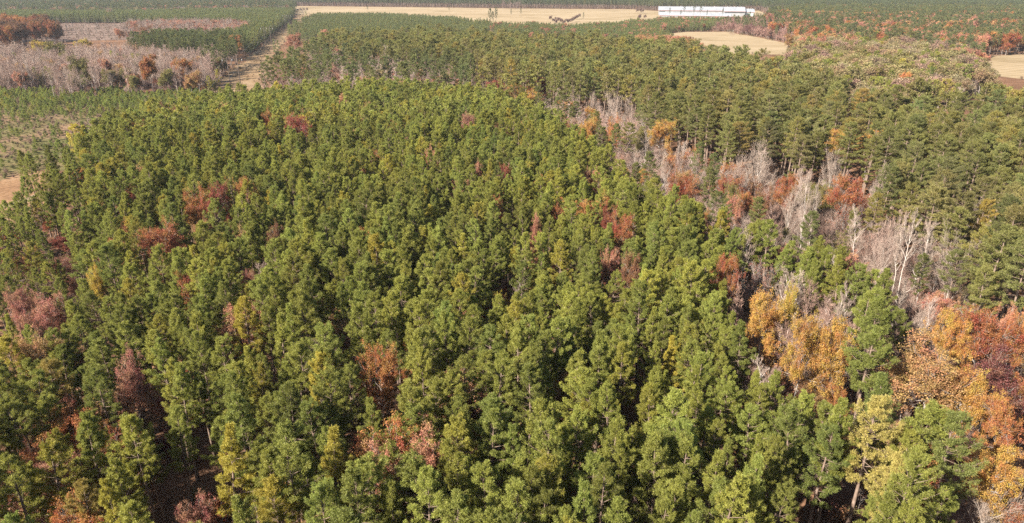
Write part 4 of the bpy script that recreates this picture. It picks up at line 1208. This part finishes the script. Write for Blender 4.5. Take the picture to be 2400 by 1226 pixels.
WOODS = dict(stand=('pine_forest', 'dense planted pine forest, farther rows'), margin=('pine_forest', 'scattered pines along the stand margin'), mature=('mature_pine_forest', 'dark green mature pine forest'),
             thicket=('grey_thicket', 'grey leafless thicket inside the stand'), oakwood=('autumn_woods', 'small broadleaf trees under the big oaks'), corner=('brushy_woods', 'brush in the bottom corner'), creek=('creek_woods', 'leafless and autumn trees of the creek band'),
             strip=('bare_woods', 'leafless trees behind the planted stand'), greywood=('grey_woods', 'pinkish grey leafless woodland'), dark=('dark_pine_woods', 'dark pines in front of the young block'), block_l=('young_pine_forest', 'young pine block beside the power line'),
             bare2=('bare_woods', 'leafless strip inside the young pine block'), cut=('bare_trees_woods', 'bare stems left on the logged ground'), orange=('orange_woods', 'orange wood beside the logged ground'), block_r=('young_pine_forest', 'young pine block across the power line'),
             block_r2=('young_pine_forest', 'young pine block before the barns'), hedge=('hedgerow_woods', 'tan broadleaf edge of the curved field'), brown=('brown_woods', 'reddish brown brushy wood by the curved field'), farmix=('far_mixed_woods', 'far rust and green mixed wood'),
             farwood=('far_pine_forest', 'far pine forest reaching the horizon'), olive=('olive_woods', 'olive and tan broadleaf wood'), field=('field_shrubbery', 'brown scrub in the far field'), patch=('sapling_vegetation', 'rows of tiny pine saplings in the open field'))
buckets = {}
for i, t in enumerate(TREES):
    if not single[i]: buckets.setdefault((t['zone'], t['shape']), []).append(t)
for (z, shape), recs in buckets.items():
    nm, lab = WOODS[z]
    wood(nm, shape, recs, lab)
ub = {}
for t in UNDER: ub.setdefault((t['zone'], t['shape']), []).append(t)
UL = dict(under='low brown undergrowth between the pines', patch='pinkish scrub between the saplings', creek='brushy undergrowth of the creek band', cut='brush on the logged ground', clear='dry brush in the clearing', grey='brush under the grey woodland', corridor='tawny scrub under the power line', fieldedge='weedy scrub along the field edges')
for (z, shape), recs in ub.items(): wood('undergrowth', shape, recs, UL[z])


# ------------------------------------------------------------------ barns beyond the field
def box_mesh(name, lo, hi, mat):
    (x0, y0, z0), (x1, y1, z1) = lo, hi
    V = [(x0, y0, z0), (x1, y0, z0), (x1, y1, z0), (x0, y1, z0), (x0, y0, z1), (x1, y0, z1), (x1, y1, z1), (x0, y1, z1)]
    Fc = [(0, 3, 2, 1), (4, 5, 6, 7), (0, 1, 5, 4), (1, 2, 6, 5), (2, 3, 7, 6), (3, 0, 4, 7)]
    me = bpy.data.meshes.new(name); me.from_pydata(V, [], Fc); me.materials.append(mat); me.update()
    return me


def barn(label, A, B, width, eave, ridge, ribs=36, wall=M_WALL, open_front=None, lift=0.0, right_wall=None):
    """a long gabled barn whose front wall runs from A to B"""
    A = np.array(A); B = np.array(B); L = float(np.linalg.norm(B - A)); ang = math.atan2(B[1] - A[1], B[0] - A[0])
    o = bpy.data.objects.new('barn', None); link(o); o.location = (A[0], A[1], 0); o.rotation_euler = (0, 0, ang)
    tag(o, label, 'barn', 'white barns beyond the far field')
    part = lambda nm, me, par=None: link(bpy.data.objects.new(nm, me), par or o)
    # walls with gable ends
    w2 = width / 2
    V = [(0, 0, 0), (L, 0, 0), (L, width, 0), (0, width, 0), (0, 0, eave), (L, 0, eave), (L, width, eave), (0, width, eave), (0, w2, ridge - 0.1), (L, w2, ridge - 0.1)]
    Fc = [(0, 1, 5, 4), (1, 2, 6, 9, 5), (2, 3, 7, 6), (3, 0, 4, 8, 7)]
    me = bpy.data.meshes.new('wall'); me.from_pydata(V, [], Fc); me.materials.append(wall); me.update(); part('wall', me)
    # two roof slopes with a little thickness and standing seams
    for sgn in (0, 1):
        ye, yr = (-0.8, w2) if sgn == 0 else (width + 0.8, w2)
        ze = eave - 0.8 * (ridge - eave) / w2
        n = ribs
        xs = np.linspace(-0.8, L + 0.8, n + 1)
        V, Fc = [], []
        for i, xx in enumerate(xs):
            V += [(xx, ye, ze + 0.12), (xx, yr, ridge + 0.12), (xx, ye, ze), (xx, yr, ridge)]
        for i in range(n):
            a = i * 4; b = a + 4
            Fc += [(a, b, b + 1, a + 1), (a + 2, a + 3, b + 3, b + 2), (a, a + 2, b + 2, b)]
        me = bpy.data.meshes.new('roof'); me.from_pydata(V, [], Fc); me.materials.append(M_WHITE); me.update(); r = part('roof', me)
        bag = Bag()
        segs = [[xx, ye, ze + 0.16, xx, yr, ridge + 0.16, 0.05, 0.05] for xx in xs]
        Vp, Tp = prisms(segs, 4); bag.add(Vp, Tp)
        part('seam', bag.mesh('seam', [M_WHITE]), r)
    part('ridge_cap', box_mesh('ridge_cap', (-0.8, w2 - 0.35, ridge + 0.10), (L + 0.8, w2 + 0.35, ridge + 0.32), M_WHITE))
    part('fascia', box_mesh('fascia', (-0.8, -1.0, eave - 0.8 * (ridge - eave) / w2 - 0.35), (L + 0.8, -0.82, eave - 0.8 * (ridge - eave) / w2 + 0.1), M_RUST))
    for (a, b, z0, z1, mt) in (open_front or []):
        part('opening', box_mesh('opening', (a * L, -0.06, z0), (b * L, -0.004, z1), mt))
    for kx in range(1, 6):
        part('vent', box_mesh('vent', (L * kx / 6 - 0.4, w2 - 0.4, ridge + 0.32), (L * kx / 6 + 0.4, w2 + 0.4, ridge + 0.75), M_STEEL))
    return o


barn('long white-roofed barn behind the lower front barn', G(1543, 35.2), G(1700, 36.6), 26, 7.6, 12.8, open_front=[(0.01, 0.10, 5.2, 6.7, M_DARK), (0.12, 0.99, 6.2, 6.9, M_RUST)])
barn('low front barn with white roof nearest the trees', G(1546, 39.4), G(1712, 42.0), 20, 2.4, 6.2, open_front=[(0.03, 0.97, 0.9, 1.9, M_DARK)])
barn('tall white shed with a dark open side', G(1697, 38.4), G(1745, 38.8), 26, 7.8, 13.6, ribs=14, open_front=[(0.02, 0.98, 5.0, 6.8, M_DARK)])
barn('small end shed with grey-green wall', G(1743, 38.4), G(1767, 38.6), 20, 6.4, 10.6, ribs=8, wall=M_GREEN, open_front=[(0.35, 0.6, 0.1, 4.2, M_DARK)])


# ------------------------------------------------------------------ power line
HFR = [G(553, 205), G(630, 107), G(675, 67), G(707, 43)]
line_dir = np.array(HFR[-1]) - np.array(HFR[0]); line_dir /= np.linalg.norm(line_dir)
line_ang = math.atan2(line_dir[1], line_dir[0]) - math.pi / 2
FRL = ['nearest pole frame of the power line, at the stand edge', 'second pole frame along the power line', 'third pole frame along the power line', 'farthest pole frame of the power line by the field']
PH, HALF = 16.5, 2.6
for k, (fx, fy) in enumerate(HFR):
    o = bpy.data.objects.new('pole_frame', None); link(o); o.location = (fx, fy, 0); o.rotation_euler = (0, 0, line_ang)
    tag(o, FRL[k], 'power pole', 'wooden pole frames of the power line')

    def bar(nm, pts, r, mat, sides=8):
        V, T = tube(np.array(pts, float), np.full(len(pts), r) if np.isscalar(r) else np.array(r), sides)
        b = Bag(); b.add(V, T); return link(bpy.data.objects.new(nm, b.mesh(nm, [mat])), o)
    for s in (-1, 1):
        bar('pole', [(s * HALF, 0, -0.3), (s * HALF, 0, PH * 0.5), (s * HALF, 0, PH)], [0.24, 0.20, 0.15], M_POLE)
    bar('crossarm', [(-5.4, 0.25, PH - 1.4), (0, 0.25, PH - 1.4), (5.4, 0.25, PH - 1.4)], 0.13, M_POLE, 6)
    for s in (-1, 1):
        bar('brace', [(-s * HALF, 0.1 * s, PH * 0.52), (0, 0.1 * s, PH * 0.68), (s * HALF, 0.1 * s, PH * 0.84)], 0.09, M_POLE, 6)
    for s in (-1, 0, 1):
        bar('insulator', [(s * 5.0, 0.25, PH - 1.5), (s * 5.0, 0.25, PH - 2.0), (s * 5.0, 0.25, PH - 2.7)], [0.10, 0.14, 0.08], M_STEEL, 6)
ext0 = np.array(HFR[0]) - line_dir * 240
pts = [tuple(ext0)] + HFR
WL = {-5.0: 'power wire on the side nearest the grey woodland', 0.0: 'middle power wire over the grass strip', 5.0: 'power wire on the side nearest the far pines'}
side = np.array([math.cos(line_ang), math.sin(line_ang)])
for off in (-5.0, 0.0, 5.0):
    P_ = []
    for a, b in zip(pts[:-1], pts[1:]):
        a = np.array(a); b = np.array(b)
        for j in range(14):
            f = j / 14
            p = a + (b - a) * f + side * off + line_dir * 0.25
            P_.append((p[0], p[1], PH - 2.75 - 4 * 4.0 * f * (1 - f)))
    b_ = np.array(pts[-1]) + side * off + line_dir * 0.25
    P_.append((b_[0], b_[1], PH - 2.75))
    V, T = tube(np.array(P_), np.full(len(P_), 0.022), 5)
    bg_ = Bag(); bg_.add(V, T)
    tag(link(bpy.data.objects.new('power_wire', bg_.mesh('power_wire', [M_WIRE]))), WL[off], 'wire', 'wires of the power line')

# ------------------------------------------------------------------ air
USE_HAZE = True
if USE_HAZE:
    hm, nt, out = new_mat('haze_air')
    pv = N(nt, 'ShaderNodeVolumePrincipled'); pv.inputs['Color'].default_value = (0.86, 0.92, 1.0, 1); pv.inputs['Density'].default_value = 0.00006
    pv.inputs['Anisotropy'].default_value = 0.2
    nt.links.new(pv.outputs[0], out.inputs['Volume'])
    hz = bpy.data.objects.new('haze', box_mesh('haze', (-9500, -900, -1.2), (9500, 17000, 58), hm)); link(hz)
    tag(hz, 'thin pale haze over the far woods', kind='stuff')
print('objects', len(sc.objects))
